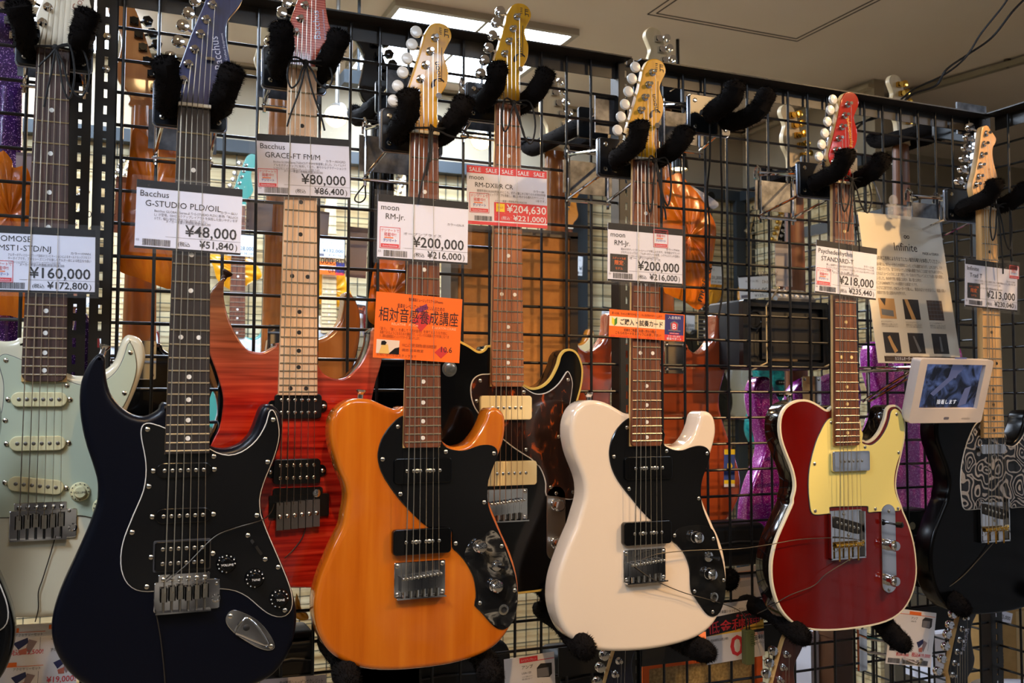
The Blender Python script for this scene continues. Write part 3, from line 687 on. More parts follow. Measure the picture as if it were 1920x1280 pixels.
# ---- red flame guitar behind
f1 = (370, 500, 4.924); f2 = (380, 740, 3.368)
PF = crop(*f1, [(755, 700), (720, 730), (660, 765), (600, 788), (540, 785), (480, 770), (430, 730), (380, 660), (330, 570), (290, 470), (262, 370), (245, 260), (248, 150), (258, 105), (225, 115), (170, 170), (120, 250), (95, 340), (84, 450), (84, 600), (95, 740), (125, 830), (160, 920), (190, 1010), (220, 1110), (238, 1200)]) + [(418, 765), (412, 800), (398, 829), (380, 880), (365, 940), (362, 1000), (375, 1050), (410, 1085), (470, 1098), (555, 1102), (640, 1100), (705, 1088), (742, 1055), (752, 1000), (742, 940), (722, 880), (703, 830), (695, 785), (698, 748), (705, 715), (711, 697), (716, 677), (718, 655), (712, 630), (702, 614)] + crop(*f1, [(1605, 590), (1600, 640), (1590, 710), (1560, 800), (1510, 890), (1450, 960), (1390, 1010), (1310, 1035), (1230, 1020), (1170, 985), (1130, 930), (1105, 870), (1100, 760)])
g = FLM = mk('electric_guitar', 'red flamed maple guitar with black pickups and bare maple neck', (568, 128), (558, 941), -.115)
FL = tex('flame_red', 'noise', [(.3, (112, 10, 5)), (.5, (172, 30, 16)), (.7, (204, 58, 32))], (6, 6, 135), .18, coat=.7, dist=.12, detail=2)
nt = FL.node_tree; bs = nt.nodes['Principled BSDF']; ramp = [x for x in nt.nodes if x.type == 'VALTORGB'][0]
tc = [x for x in nt.nodes if x.type == 'TEX_COORD'][0]; sx = nt.nodes.new('ShaderNodeSeparateXYZ'); nt.links.new(tc.outputs['Object'], sx.inputs[0])
mr = nt.nodes.new('ShaderNodeMapRange'); mr.inputs['From Min'].default_value = .35; mr.inputs['From Max'].default_value = .47; nt.links.new(sx.outputs['Z'], mr.inputs['Value'])
mx = nt.nodes.new('ShaderNodeMix'); mx.data_type = 'RGBA'; mx.blend_type = 'MIX'; nt.links.new(mr.outputs[0], mx.inputs['Factor'])
mu = nt.nodes.new('ShaderNodeMix'); mu.data_type = 'RGBA'; mu.blend_type = 'MULTIPLY'; mu.inputs['Factor'].default_value = 1
r2 = nt.nodes.new('ShaderNodeValToRGB'); r2.color_ramp.elements[0].position = .3; r2.color_ramp.elements[1].position = .7; r2.color_ramp.elements[0].color = lin((128, 74, 48)); r2.color_ramp.elements[1].color = lin((186, 122, 86))
wv = [x for x in nt.nodes if x.type == 'TEX_NOISE'][0]; nt.links.new(wv.outputs['Fac'], r2.inputs[0])
nt.links.new(ramp.outputs[0], mx.inputs['A']); nt.links.new(r2.outputs[0], mx.inputs['B']); nt.links.new(mx.outputs['Result'], bs.inputs['Base Color'])
g.body(g.pxs(PF), BLACKG, FL, r=.003)
g.neck(MAPLE, NECKW, 24, 24.6, dots=BLACKM, end_r=.002)
RH = tex('flame_head', 'wave', [(0, (170, 62, 46)), (1, (214, 110, 82))], (9, 9, 80), .2, coat=.6, dist=2.5)
PFH = crop(460, 0, 6.4, [(525, 800), (520, 720), (500, 620), (465, 480), (500, 380), (550, 220), (600, 80), (640, -20), (690, -140), (780, -220), (890, -200), (960, -100), (965, 0), (972, 110), (1000, 260), (1025, 370), (985, 470), (900, 600), (862, 700), (858, 800)])
PFT = crop(460, 0, 6.4, [(548, 545), (600, 385), (658, 228), (712, 65), (765, -80), (815, -190)])
PFB = crop(460, 0, 6.4, [(300, 480), (375, 310), (440, 140), (500, 20), (560, -120), (620, -250)])
g.head(g.pxs(PFH, .007), RH, NECKW, g.pxs(PFT, .007), 'chrome', g.pxs(PFB, .012)); g.strings()
a, b = g.pxs(crop(460, 0, 6.4, [(905, 470), (880, 180)]), .007); headlogo(g, a, b, 'Bacchus', .015, mat('silver_logo'), 'Hand Crafted Equipment', .004, wid=.044, swid=.046, off=.008)
g.gy = g.yf
for c in g.cp(f2, [(600, 72), (592, 482)]): 
    p = g.pickup(c, .070, .037, BLACKP, rows=2, rc=.006, ht=.006)
    part('pickup_ring', MB().slab(rrect(c[0], c[1], .088, .018, .007), g.yf-.003, g.yf+.001, .001, 1), BLACKG, p)
    g.screws([(c[0]-.039, c[1]), (c[0]+.039, c[1])], g.yf-.003, p)
c = g.cp(f2, [(598, 725)])[0]; y = g.yf
t = part('bridge_plate', MB().slab(rrect(c[0]+.002, c[1]+.006, .089, .034, .003), y-.005, y, .001, 1).slab(rrect(c[0], c[1]+.024, .074, .018, .004), y-.004, y, .001, 1), BLACKP, g.t)
for i in range(6):
    x = c[0]+(i-2.5)*.0108-.001; zz = c[1]+(i-2.5)*.0006
    part('saddle', MB().box((x-.0048, y-.013, zz-.026), (x+.0048, y-.004, zz+.014)).box((x-.0018, y-.0135, zz-.012), (x+.0018, y-.013, zz+.01)), [mat('saddle_grey', (120, 116, 112), .4, .9)], t, False)
    ob('screw', SCREW, t, (x, y-.0135, zz-.006))
part('stud', MB().lathe((g.cp(f2, [(715, 618)])[0][0], y, g.cp(f2, [(715, 618)])[0][1]), [(.006, 0), (.006, .007), (.003, .0075)], 14), CHROME, g.t)
p = g.cp(f1, [(255, 95)])[0]; part('strap_button', MB().lathe((p[0], .03, p[1]), [(.004, -.003), (.004, .004), (.008, .009), (.008, .012)], 14, (.5, 0, .8)), mat('bronze_button', (70, 44, 34), .4, .6), g.t)
# ---- moon type guitars: orange and white
cC, cD = (570, 720, 4.465), (570, 980, 4.465)
PO = crop(*cC, [(835, 185), (800, 205), (770, 210), (720, 195), (650, 165), (570, 130), (500, 120), (420, 120), (350, 150), (290, 200), (250, 260), (228, 340), (226, 430), (240, 530), (268, 630), (305, 740), (345, 830), (366, 920), (362, 1000), (345, 1090)]) + \
    crop(*cD, [(330, 20), (290, 110), (240, 210), (190, 330), (145, 440), (110, 560), (92, 660), (92, 760), (105, 860), (130, 940), (165, 1010), (215, 1080), (290, 1140), (390, 1190), (500, 1222), (640, 1238), (800, 1237), (950, 1225), (1150, 1200), (1300, 1170), (1430, 1130), (1530, 1085), (1620, 1020), (1690, 940), (1740, 850), (1775, 760), (1798, 660), (1803, 560), (1790, 440), (1760, 320), (1715, 200), (1660, 80)]) + \
    crop(*cC, [(1590, 1070), (1550, 980), (1535, 900), (1545, 800), (1575, 710), (1620, 620), (1660, 530), (1685, 430), (1692, 340), (1685, 270), (1660, 225), (1620, 200), (1578, 198), (1545, 232), (1520, 300), (1480, 385), (1405, 480), (1340, 515), (1260, 525), (1200, 505), (1145, 440), (1140, 300), (1000, 200)])
POG = crop(*cC, [(832, 265), (790, 285), (740, 330), (690, 390), (650, 460), (625, 540), (618, 610), (632, 690), (665, 770), (715, 850), (780, 940), (850, 1020), (930, 1100), (1040, 1195)]) + crop(*cD, [(1140, 33), (1215, 45), (1238, 80), (1240, 200), (1280, 240), (1340, 310), (1390, 390), (1420, 460), (1435, 540), (1440, 620), (1428, 690), (1470, 730), (1530, 800), (1590, 860), (1640, 885), (1690, 880), (1740, 830), (1775, 720), (1785, 600), (1765, 440), (1720, 300), (1670, 170), (1610, 40)]) + \
    crop(*cC, [(1555, 1070), (1533, 980), (1530, 900), (1540, 800), (1575, 700), (1610, 610), (1615, 560), (1590, 525), (1540, 510), (1470, 515), (1400, 540), (1330, 558), (1260, 555), (1190, 530), (1145, 470), (1140, 350), (900, 262)])
cH = (480, 0, 4)
PMH = crop(*cH, [(1165, 985), (1160, 930), (1150, 850), (1115, 750), (1150, 640), (1190, 520), (1230, 390), (1265, 260), (1285, 220), (1310, 185), (1350, 170), (1400, 175), (1440, 200), (1465, 245), (1465, 290), (1440, 340), (1412, 400), (1420, 450), (1442, 520), (1440, 600), (1420, 660), (1380, 720), (1365, 760), (1358, 850), (1368, 920), (1372, 1000)])
PMT = crop(*cH, [(1170, 805), (1197, 697), (1232, 592), (1270, 488), (1305, 385), (1340, 285)])
PMB = crop(*cH, [(1035, 752), (1068, 642), (1105, 540), (1138, 435), (1173, 330), (1205, 235)])
ORG = tex('amber_alder', 'noise', [(.25, (164, 74, 5)), (.5, (188, 96, 13)), (.75, (204, 116, 26))], (34, 30, 2.4), .16, coat=.8, detail=5, dist=.3)
FILM = tex('protective_film', 'noise', [(.44, (16, 16, 17)), (.54, (34, 34, 33)), (.6, (120, 116, 106)), (.64, (40, 39, 37))], (18, 18, 24), .12, detail=6, dist=1.6)
def moon(g, c1, c2, out, guard, bodym, film, knobs, tog, jk, screwpts, p1, p2, board):
    g.body(g.pxs(out), bodym, r=.007)
    g.guard(g.pxs(guard), GUARDK, mat('guard_black_edge', (22, 22, 23), .3), ew=.0006)
    g.screws(screwpts)
    g.neck(board, NECKW, 21, 21.8); zb = NZ-g.len
    g.pickup(p1, .089, .037, BLACKG, rc=.006, ht=.004, sp=.0101); g.screws([(p1[0]-.010, p1[1]), (p1[0]+.010, p1[1])], g.gy-.004)
    g.pickup(p2, .089, .037, BLACKG, rc=.006, ht=.010, y=g.yf, sp=.0101); g.screws([(p2[0]-.010, p2[1]), (p2[0]+.010, p2[1])], g.yf-.010)
    g.hardtail(zb)
    for k in knobs: g.dome_knob(k)
    g.toggle(tog); g.jack(jk)
    if film:
        o = part('peeling_film', MB().slab(spline(film, 80), g.gy-.0007, g.gy+.0005, .0003, 1), FILM, g.g)
g = ORA = mk('electric_guitar', 'amber natural wood guitar with black pickguard and white tuner buttons', (798, 250), (793, 1079), -.204)
moon(g, cC, cD, PO, POG, ORG, g.cp(cD, [(1560, 60), (1480, 130), (1380, 170), (1340, 280), (1400, 390), (1440, 500), (1450, 640), (1440, 690), (1530, 790), (1600, 862), (1660, 850), (1700, 870), (1760, 780), (1778, 600), (1750, 440), (1690, 260), (1630, 110)]),
     g.cp(cD, [(1455, 190), (1590, 520)]), g.cp(cD, [(1605, 352)])[0], g.cp(cD, [(1662, 722)])[0],
     g.cp(cC, [(782, 355), (653, 628), (802, 918), (1182, 565), (1585, 578), (1503, 987)])+g.cp(cD, [(1264, 170), (1648, 192), (1467, 668), (1757, 562)]),
     g.cp(cC, [(990, 722)])[0], g.cp(cD, [(990, 155)], .006)[0], ROSE)
MOONH = [(x, z-NZ) for x, z in g.pxs(PMH, .007)]; MOONT = [(x, z-NZ) for x, z in g.pxs(PMT, .007)]; MOONB = [(x, z-NZ) for x, z in g.pxs(PMB, .013)]
def rel(l): return [(x, z+NZ) for x, z in l]
INKLOGO = mat('logo_dark', (40, 26, 10), .6)
def moonlogo(g):
    P = lambda x, y: BLP[(x, y)]
    a, b = [(x, z+NZ) for x, z in MLOGO]
    headlogo(g, a, b, 'moon', .013, INKLOGO, None, wid=.03)
    mb = MB(); o = []
    for k in range(13): o.append((math.cos(.6+k*.25)*.011, math.sin(.6+k*.25)*.011))
    for k in range(13): o.append((math.cos(3.6-k*.25)*.0085+.0035, math.sin(3.6-k*.25)*.0085+.0035))
    cx, cz = a[0]-.006, a[1]-.008; yy = g.hy-.0004
    n = 13
    vs = [(cx+x, yy, cz+z) for x, z in o]; fs = [(i, i+1, 2*n-2-i, 2*n-1-i) for i in range(n-1)]
    part('moon_mark', mb.add([(x, y, z) for x, y, z in vs], fs), INKLOGO, g.h, False)
    ln = MB().box((b[0]+.004, yy, a[1]), (b[0]+.0048, yy+.0003, a[1]+.052)); part('logo_line', ln, INKLOGO, g.h, False)
    t = MLOGO2; mk2 = MB()
    for dx, dz, w_, h_ in ((-.006, 0, .004, .001), (-.006, .003, .004, .001), (-.006, -.003, .004, .001), (-.006, .006, .004, .001), (.001, 0, .001, .012), (.004, .005, .006, .001), (.004, .002, .005, .001), (.004, -.003, .006, .001), (.007, -.005, .001, .004)):
        mk2.box((t[0]+dx-w_/2, yy, t[1]+NZ+dz-h_/2), (t[0]+dx+w_/2, yy+.0003, t[1]+NZ+dz+h_/2))
    part('top_mark', mk2, INKLOGO, g.h, False)
MLOGO = [(x, z-NZ) for x, z in g.pxs(crop(*cH, [(1392, 610), (1372, 480)]), .007)]
q = g.pxs(crop(*cH, [(1410, 245)]), .007)[0]; MLOGO2 = (q[0], q[1]-NZ)
def moonhead(g, btn='white'):
    g.head(rel(MOONH), AMBER, NECKW, rel(MOONT), btn, rel(MOONB)); moonlogo(g); g.strings()
    p = rel(MOONT)[1]; part('string_tree', MB().lathe((p[0]+.034, .007, p[1]-.002), [(.003, 0), (.003, .006), (.0045, .0065), (.0045, .008)], 12), CHROME, g.h)
moonhead(g); 
p = g.cp(cC, [(500, 110)])[0]; g.strapbutton(p, (.1, 1))
cE, cF = (1010, 740, 5.04), (1010, 980, 5.04)
PW = crop(*cE, [(870, 180), (830, 172), (800, 160), (740, 125), (670, 85), (600, 60), (530, 50), (470, 55), (410, 80), (360, 130), (325, 200), (305, 290), (305, 390), (320, 490), (345, 580), (380, 670), (415, 760), (437, 850), (440, 950), (425, 1030), (400, 1110)]) + \
    crop(*cF, [(365, 20), (330, 100), (280, 220), (235, 340), (195, 460), (170, 570), (160, 680), (165, 780), (185, 880), (215, 960), (260, 1040), (320, 1100), (400, 1155), (500, 1195), (600, 1212), (720, 1220), (880, 1215), (1050, 1200), (1200, 1175), (1350, 1140), (1480, 1095), (1580, 1035), (1660, 955), (1720, 850), (1755, 750), (1775, 650), (1783, 550), (1780, 430), (1765, 320), (1740, 220), (1700, 110), (1665, 40)]) + \
    crop(*cE, [(1640, 1190), (1590, 1080), (1555, 990), (1535, 910), (1540, 820), (1570, 720), (1610, 620), (1645, 520), (1675, 400), (1682, 320), (1672, 240), (1645, 185), (1605, 158), (1565, 157), (1530, 190), (1510, 270), (1470, 370), (1420, 440), (1370, 475), (1300, 490), (1230, 478), (1175, 430), (1170, 280), (1020, 190)])
PWG = crop(*cE, [(868, 215), (820, 240), (770, 285), (720, 350), (685, 430), (668, 520), (670, 600), (690, 690), (730, 780), (790, 870), (870, 970), (960, 1080), (1070, 1185)]) + crop(*cF, [(1150, -28), (1225, -25), (1242, 10), (1250, 150), (1300, 200), (1360, 270), (1400, 350), (1425, 440), (1430, 560), (1440, 650), (1480, 710), (1540, 800), (1590, 860), (1640, 880), (1690, 860), (1730, 790), (1755, 680), (1760, 560), (1745, 420), (1710, 280), (1660, 140), (1610, 20)]) + \
    crop(*cE, [(1550, 1080), (1530, 980), (1528, 880), (1545, 780), (1590, 660), (1612, 570), (1600, 520), (1560, 490), (1500, 483), (1430, 500), (1360, 525), (1290, 525), (1220, 500), (1175, 460), (1170, 330), (930, 212)])
WHB = mat('white_gloss', (230, 212, 190), .14, coat=.8)
g = WHT_G = mk('electric_guitar', 'glossy white guitar with black pickguard and amber headstock', (1213, 300), (1216, 1054), -.21)
FILM2 = tex('dusty_film', 'noise', [(.45, (15, 15, 16)), (.65, (30, 30, 29)), (.8, (62, 60, 54))], (14, 14, 18), .14, detail=6, dist=1)
moon(g, cE, cF, PW, PWG, WHB, None, g.cp(cF, [(1468, 130), (1595, 475)]), g.cp(cF, [(1592, 315)])[0], g.cp(cF, [(1645, 698)])[0],
     g.cp(cE, [(825, 308), (703, 583), (845, 888), (1200, 530), (1582, 553), (1503, 978)])+g.cp(cF, [(1275, 117), (1640, 148), (1738, 538), (1463, 645), (1635, 838)]),
     g.cp(cE, [(1025, 690)])[0], g.cp(cF, [(1030, 95)], .006)[0], ROSE)
part('dusty_film', MB().slab(spline(g.cp(cF, [(1340, 40), (1270, 150), (1370, 280), (1430, 440), (1440, 640), (1540, 795), (1640, 872), (1725, 790), (1752, 560), (1700, 270), (1610, 40)]), 80), g.gy-.0005, g.gy+.0005, .0002, 1), FILM2, g.g)
moonhead(g)
p = g.cp(cE, [(530, 45)])[0]; g.strapbutton(p, (0, 1))
# ---- black bound guitar with tortoise guard behind
k1, k2 = (820, 630, 4.924), (820, 860, 4.741)
PK = crop(*k1, [(465, 85), (440, 115), (400, 138), (360, 130), (300, 90), (235, 55)]) + [(850, 632), (828, 632), (800, 648), (783, 680), (778, 720), (785, 760), (800, 810), (810, 860), (804, 910), (785, 970), (770, 1030), (775, 1078), (805, 1108), (860, 1120), (920, 1119), (975, 1113), (1023, 1106), (1060, 1088), (1086, 1045), (1094, 990), (1086, 935), (1072, 880), (1066, 835), (1073, 790)] + \
    crop(*k1, [(1300, 590), (1330, 480), (1345, 380), (1345, 290), (1320, 200), (1280, 140), (1225, 117), (1170, 130), (1130, 180), (1110, 250), (1080, 320), (1040, 390), (990, 440), (930, 470), (870, 475), (820, 455), (780, 415), (770, 250), (600, 100)])
PKG = crop(*k1, [(465, 355), (400, 360), (350, 385), (320, 430), (310, 500), (320, 580), (350, 660), (420, 760), (520, 870), (630, 965), (700, 1020), (790, 1080), (870, 1130), (930, 1190)]) + crop(*k2, [(860, 10), (910, 70), (945, 140), (965, 220), (970, 320), (1050, 335), (1130, 350), (1200, 352)]) + [(1085, 925), (1082, 890), (1072, 850), (1065, 810), (1063, 780)] + \
    crop(*k1, [(1215, 630), (1235, 500), (1240, 430), (1225, 370), (1200, 330), (1170, 370), (1130, 430), (1080, 480), (1010, 525), (940, 540), (880, 530), (820, 495), (785, 470), (700, 400), (580, 355)])
g = BLK = mk('electric_guitar', 'black guitar with cream binding, tortoiseshell pickguard and two cream pickups', (954, 193), (955, 940), -.117)
YBIND = mat('cream_binding', (226, 190, 96), .3)
TORT = tex('tortoiseshell', 'noise', [(.5, (34, 17, 11)), (.62, (64, 28, 12)), (.7, (176, 72, 16))], (70, 50, 34), .12, coat=.6, detail=3, dist=1.2)
g.body(g.pxs(PK), BLACKG, r=.004, binding=YBIND)
g.guard(g.pxs(PKG), TORT, WLINE, ew=.0016)
g.screws(g.cp(k1, [(390, 410), (358, 598), (793, 515), (1200, 403), (1115, 927), (815, 1045)])+g.cp(k2, [(1003, 250), (1200, 295)]))
g.neck(PAU, NECKW, 21, 21.8)
moonhead(g, 'chrome'); zb = NZ-g.len
p = g.cp(k1, [(620, 660)])[0]; g.pickup(p, .090, .039, CREAM, rc=.005, ht=.007, sp=.0101)
p = g.cp(k2, [(640, 125)])[0]; g.pickup(p, .090, .039, CREAM, rc=.005, ht=.010, y=g.yf, sp=.0101)
g.hardtail(zb)
ctl = rrect(*g.cp(k2, [(1052, 570)])[0], .034, .122, .0165, 8)
cp_ = part('control_plate', MB().slab(ctl, g.yf-.0025, g.yf+.001, .0006, 1), mat('satin_metal', (176, 168, 156), .32, 1), g.t); g.screws(g.cp(k2, [(1050, 305)]), g.yf-.0025, cp_)
for c in g.cp(k2, [(1050, 405), (1050, 745)]): g.dome_knob(c, g.yf-.0025, r=.0105)
c = g.cp(k1, [(110, 302)])[0]; part('rotary_switch', MB().lathe((c[0], g.yf, c[1]), [(.0125, 0), (.0125, .001), (.0085, .0015), (.0085, .005), (.004, .006)], 20), NICKEL, g.t)
# ---- red bound guitar
cG, cI = (1420, 740, 5.981), (1420, 940, 5.04)
PR = crop(*cG, [(842, 125), (800, 165), (760, 160), (700, 120), (640, 85), (570, 58), (500, 52), (430, 65), (360, 100), (305, 150), (265, 230), (250, 320), (252, 420), (270, 520), (300, 610), (335, 700), (372, 790), (400, 880), (418, 980), (415, 1070), (392, 1160)]) + \
    crop(*cI, [(330, 10), (295, 90), (255, 180), (210, 280), (175, 370), (150, 460), (132, 560), (128, 660), (135, 760), (155, 860), (185, 950), (225, 1030), (280, 1100), (350, 1160), (430, 1195), (540, 1218), (680, 1222), (830, 1212), (1000, 1190), (1150, 1160), (1280, 1110), (1380, 1030), (1450, 920), (1490, 800), (1508, 680), (1505, 560), (1490, 430), (1460, 300), (1420, 180), (1380, 90)]) + \
    crop(*cG, [(1620, 1240), (1585, 1150), (1560, 1050), (1560, 950), (1575, 850), (1600, 750), (1625, 640), (1650, 520), (1660, 400), (1660, 310), (1645, 230), (1615, 160), (1570, 120), (1520, 112), (1475, 130), (1445, 180), (1430, 260), (1400, 340), (1360, 420), (1300, 490), (1240, 520), (1200, 510), (1165, 480), (1160, 300), (1000, 130)])
PRG = crop(*cG, [(870, 262), (820, 260), (780, 285), (740, 340), (700, 420), (660, 510), (625, 620), (595, 740), (575, 860), (568, 980), (570, 1100), (580, 1200)]) + crop(*cI, [(496, 60), (505, 95), (525, 117), (560, 122), (620, 118), (672, 108), (674, 70), (690, 50), (860, 44), (1020, 42), (1042, 60), (1045, 99), (1100, 96), (1170, 93), (1240, 90), (1300, 87), (1340, 80), (1345, 40)]) + \
    crop(*cG, [(1560, 1160), (1535, 1080), (1525, 980), (1535, 870), (1560, 760), (1600, 640), (1625, 520), (1640, 400), (1635, 320), (1615, 240), (1590, 190), (1550, 160), (1515, 165), (1490, 200), (1475, 270), (1450, 350), (1410, 430), (1350, 510), (1280, 560), (1220, 560), (1165, 530), (1160, 400), (950, 268)])
g = RED = mk('electric_guitar', 'dark red guitar with cream binding and pale yellow pickguard', (1586, 344), (1594, 1022), -.199)
REDM = tex('red_gloss', 'noise', [(.3, (92, 7, 2)), (.7, (106, 10, 4))], (20, 20, 4), .1, coat=.35)
g.body(g.pxs(PR), mat('black_side_gloss', (12, 8, 7), .1, coat=.6), REDM, r=.003, binding=mat('ivory_binding', (226, 214, 184), .35))
PALEY = mat('pale_yellow_guard', (240, 224, 134), .3)
g.guard(g.pxs(PRG), PALEY, mat('guard_dark_edge'), ew=.0009, n=300)
RSH = [(x, z-NZ) for x, z in g.pxs(PR)]; RGH = [(x, z-NZ) for x, z in g.pxs(PRG)]
g.screws(g.cp(cG, [(818, 310), (630, 772), (1195, 585), (1550, 218), (1572, 647)])+g.cp(cI, [(537, 87), (1104, 68), (1318, 63)]))
g.neck(ROSE, NECKW, 22, 22.6, dots=mat('cream_dot', (240, 216, 150), .3))
REDH = mat('red_head', (160, 26, 8), .1, coat=.9)
g.head(rel(MOONH), REDH, NECKW, rel(MOONT), 'white', rel(MOONB)); g.strings(); zb = NZ-g.len
a, b = rel(MLOGO); headlogo(g, (a[0], a[1]-.012), (b[0], b[1]-.012), 'Psychederhythm', .012, GOLD, None, wid=.062)
c = g.cp(cG, [(1015, 740)])[0]; pk = g.pickup(c, .086, .036, CHROME, rc=.004, ht=.007, sp=.0098, pm=NICKEL)
g.telebridge(zb)
ctl = rrect(*g.cp(cI, [(1232, 440)])[0], .034, .160, .0165, 8); cp_ = part('control_plate', MB().slab(ctl, g.yf-.0035, g.yf+.001, .0006, 1), CHROME, g.t)
g.screws(g.cp(cI, [(1232, 90), (1232, 832)]), g.yf-.0035, cp_)
for c in g.cp(cI, [(1225, 405), (1225, 735)]): g.dome_knob(c, g.yf-.0035, r=.0105, h=.022)
c = g.cp(cI, [(1230, 200)])[0]; part('selector_lever', MB().tube([(c[0], g.yf-.003, c[1]), (c[0]+.002, g.yf-.018, c[1]-.001)], [.002, .002], 8).lathe((c[0]+.002, g.yf-.018, c[1]-.001), [(.002, 0), (.0055, .002), (.0055, .012), (.003, .014)], 14, (.35, -1, 0)), BLACKG, cp_)
p = g.cp(cG, [(440, 50)])[0]; g.strapbutton(p, (-.2, 1))
# ---- black paisley guitar on the right
g = INF = mk('electric_guitar', 'black guitar with silver and black paisley pickguard at the right edge', (1852, 392), (1876, 992), -.17)
g.body(rel(RSH), mat('black_body_satin', (5, 5, 6), .22, spec=.2), r=.006)
PAIS = mat('paisley_guard', (160, 156, 150), .25, .1, coat=.4); nt = PAIS.node_tree; bs = nt.nodes['Principled BSDF']
tc = nt.nodes.new('ShaderNodeTexCoord'); nz = nt.nodes.new('ShaderNodeTexNoise'); nz.inputs['Scale'].default_value = 22; nz.inputs['Detail'].default_value = 1
va = nt.nodes.new('ShaderNodeVectorMath'); va.operation = 'MULTIPLY_ADD'; va.inputs[1].default_value = (.05, .05, .05)
nt.links.new(tc.outputs['Object'], nz.inputs['Vector']); nt.links.new(nz.outputs['Color'], va.inputs[0]); nt.links.new(tc.outputs['Object'], va.inputs[2])
vo = nt.nodes.new('ShaderNodeTexVoronoi'); vo.inputs['Scale'].default_value = 26; vo.feature = 'SMOOTH_F1'; vo.inputs['Smoothness'].default_value = .3; nt.links.new(va.outputs[0], vo.inputs['Vector'])
si = nt.nodes.new('ShaderNodeMath'); si.operation = 'MULTIPLY'; si.inputs[1].default_value = 34; nt.links.new(vo.outputs['Distance'], si.inputs[0])
s2 = nt.nodes.new('ShaderNodeMath'); s2.operation = 'SINE'; nt.links.new(si.outputs[0], s2.inputs[0])
cr = nt.nodes.new('ShaderNodeValToRGB'); cr.color_ramp.elements[0].position = .3; cr.color_ramp.elements[0].color = lin((16, 16, 18)); cr.color_ramp.elements[1].position = .5; cr.color_ramp.elements[1].color = lin((158, 152, 148))
nt.links.new(s2.outputs[0], cr.inputs[0]); nt.links.new(cr.outputs[0], bs.inputs['Base Color'])
g.guard(rel(RGH), PAIS, WLINE, ew=.0012, n=300)
nn = g
g.neck(MAPLEY, NECKW, 21, 21.9, dots=BLACKM, end_r=.002)
cV = (1620, 180, 6.4)
PIH = crop(*cV, [(1390, 1330), (1330, 1230), (1300, 1080), (1340, 900), (1380, 680), (1400, 500), (1415, 400), (1432, 365), (1470, 352), (1500, 370), (1520, 410), (1560, 460), (1587, 510), (1580, 560), (1550, 620), (1545, 700), (1560, 800), (1590, 920), (1605, 1000), (1600, 1100), (1560, 1200), (1530, 1330)])
PIT = crop(*cV, [(1345, 1060), (1375, 965), (1395, 830), (1415, 705), (1438, 575), (1465, 450)])
PIB = crop(*cV, [(1150, 1020), (1190, 880), (1210, 750), (1235, 620), (1255, 490), (1280, 370)])
g.head(g.pxs(PIH, .007), tex('natural_head', 'noise', [(.3, (214, 166, 112)), (.7, (230, 188, 138))], (70, 60, 10), .25, coat=.5), NECKW, g.pxs(PIT, .007), 'chrome', g.pxs(PIB, .013)); g.strings(); zb = NZ-g.len
a, b = g.pxs(crop(*cV, [(1545, 1040), (1505, 850)]), .007); headlogo(g, a, b, 'Infinite', .011, mat('faint_logo', (168, 126, 84), .5), None, wid=.03)
c = rel([(0, 0)])[0]; zt = g.ze-.022
g.pickup((0, zt), .070, .019, CHROME, rc=.008, ht=.006, poles=False); g.telebridge(zb)
g.strapbutton(rel(RSH)[6], (-.2, 1))
# ---- black body peeping in at the lower left
xr = max(x for x, z in STRAT)
e = U(27, 1200, -.18)
g = Gt('electric_guitar', 'black guitar body peeping in at the lower left corner', e.x-xr, -.195, BLUE.z0+.012)
g.body(rel(STRAT), BLACKG, r=.009); g.guard(rel(STRATG), GUARDK, WLINE); g.neck(ROSED, NECKW, 21); g.head(rel(HEADS), BLACKG, NECKW, rel(HEADT), 'chrome', rel(HEADB)); g.strings(); g.trem(NZ-g.len)
for dz in (.085, .135): g.pickup((0, NZ-g.len+dz), .071, .02, BLACKG)
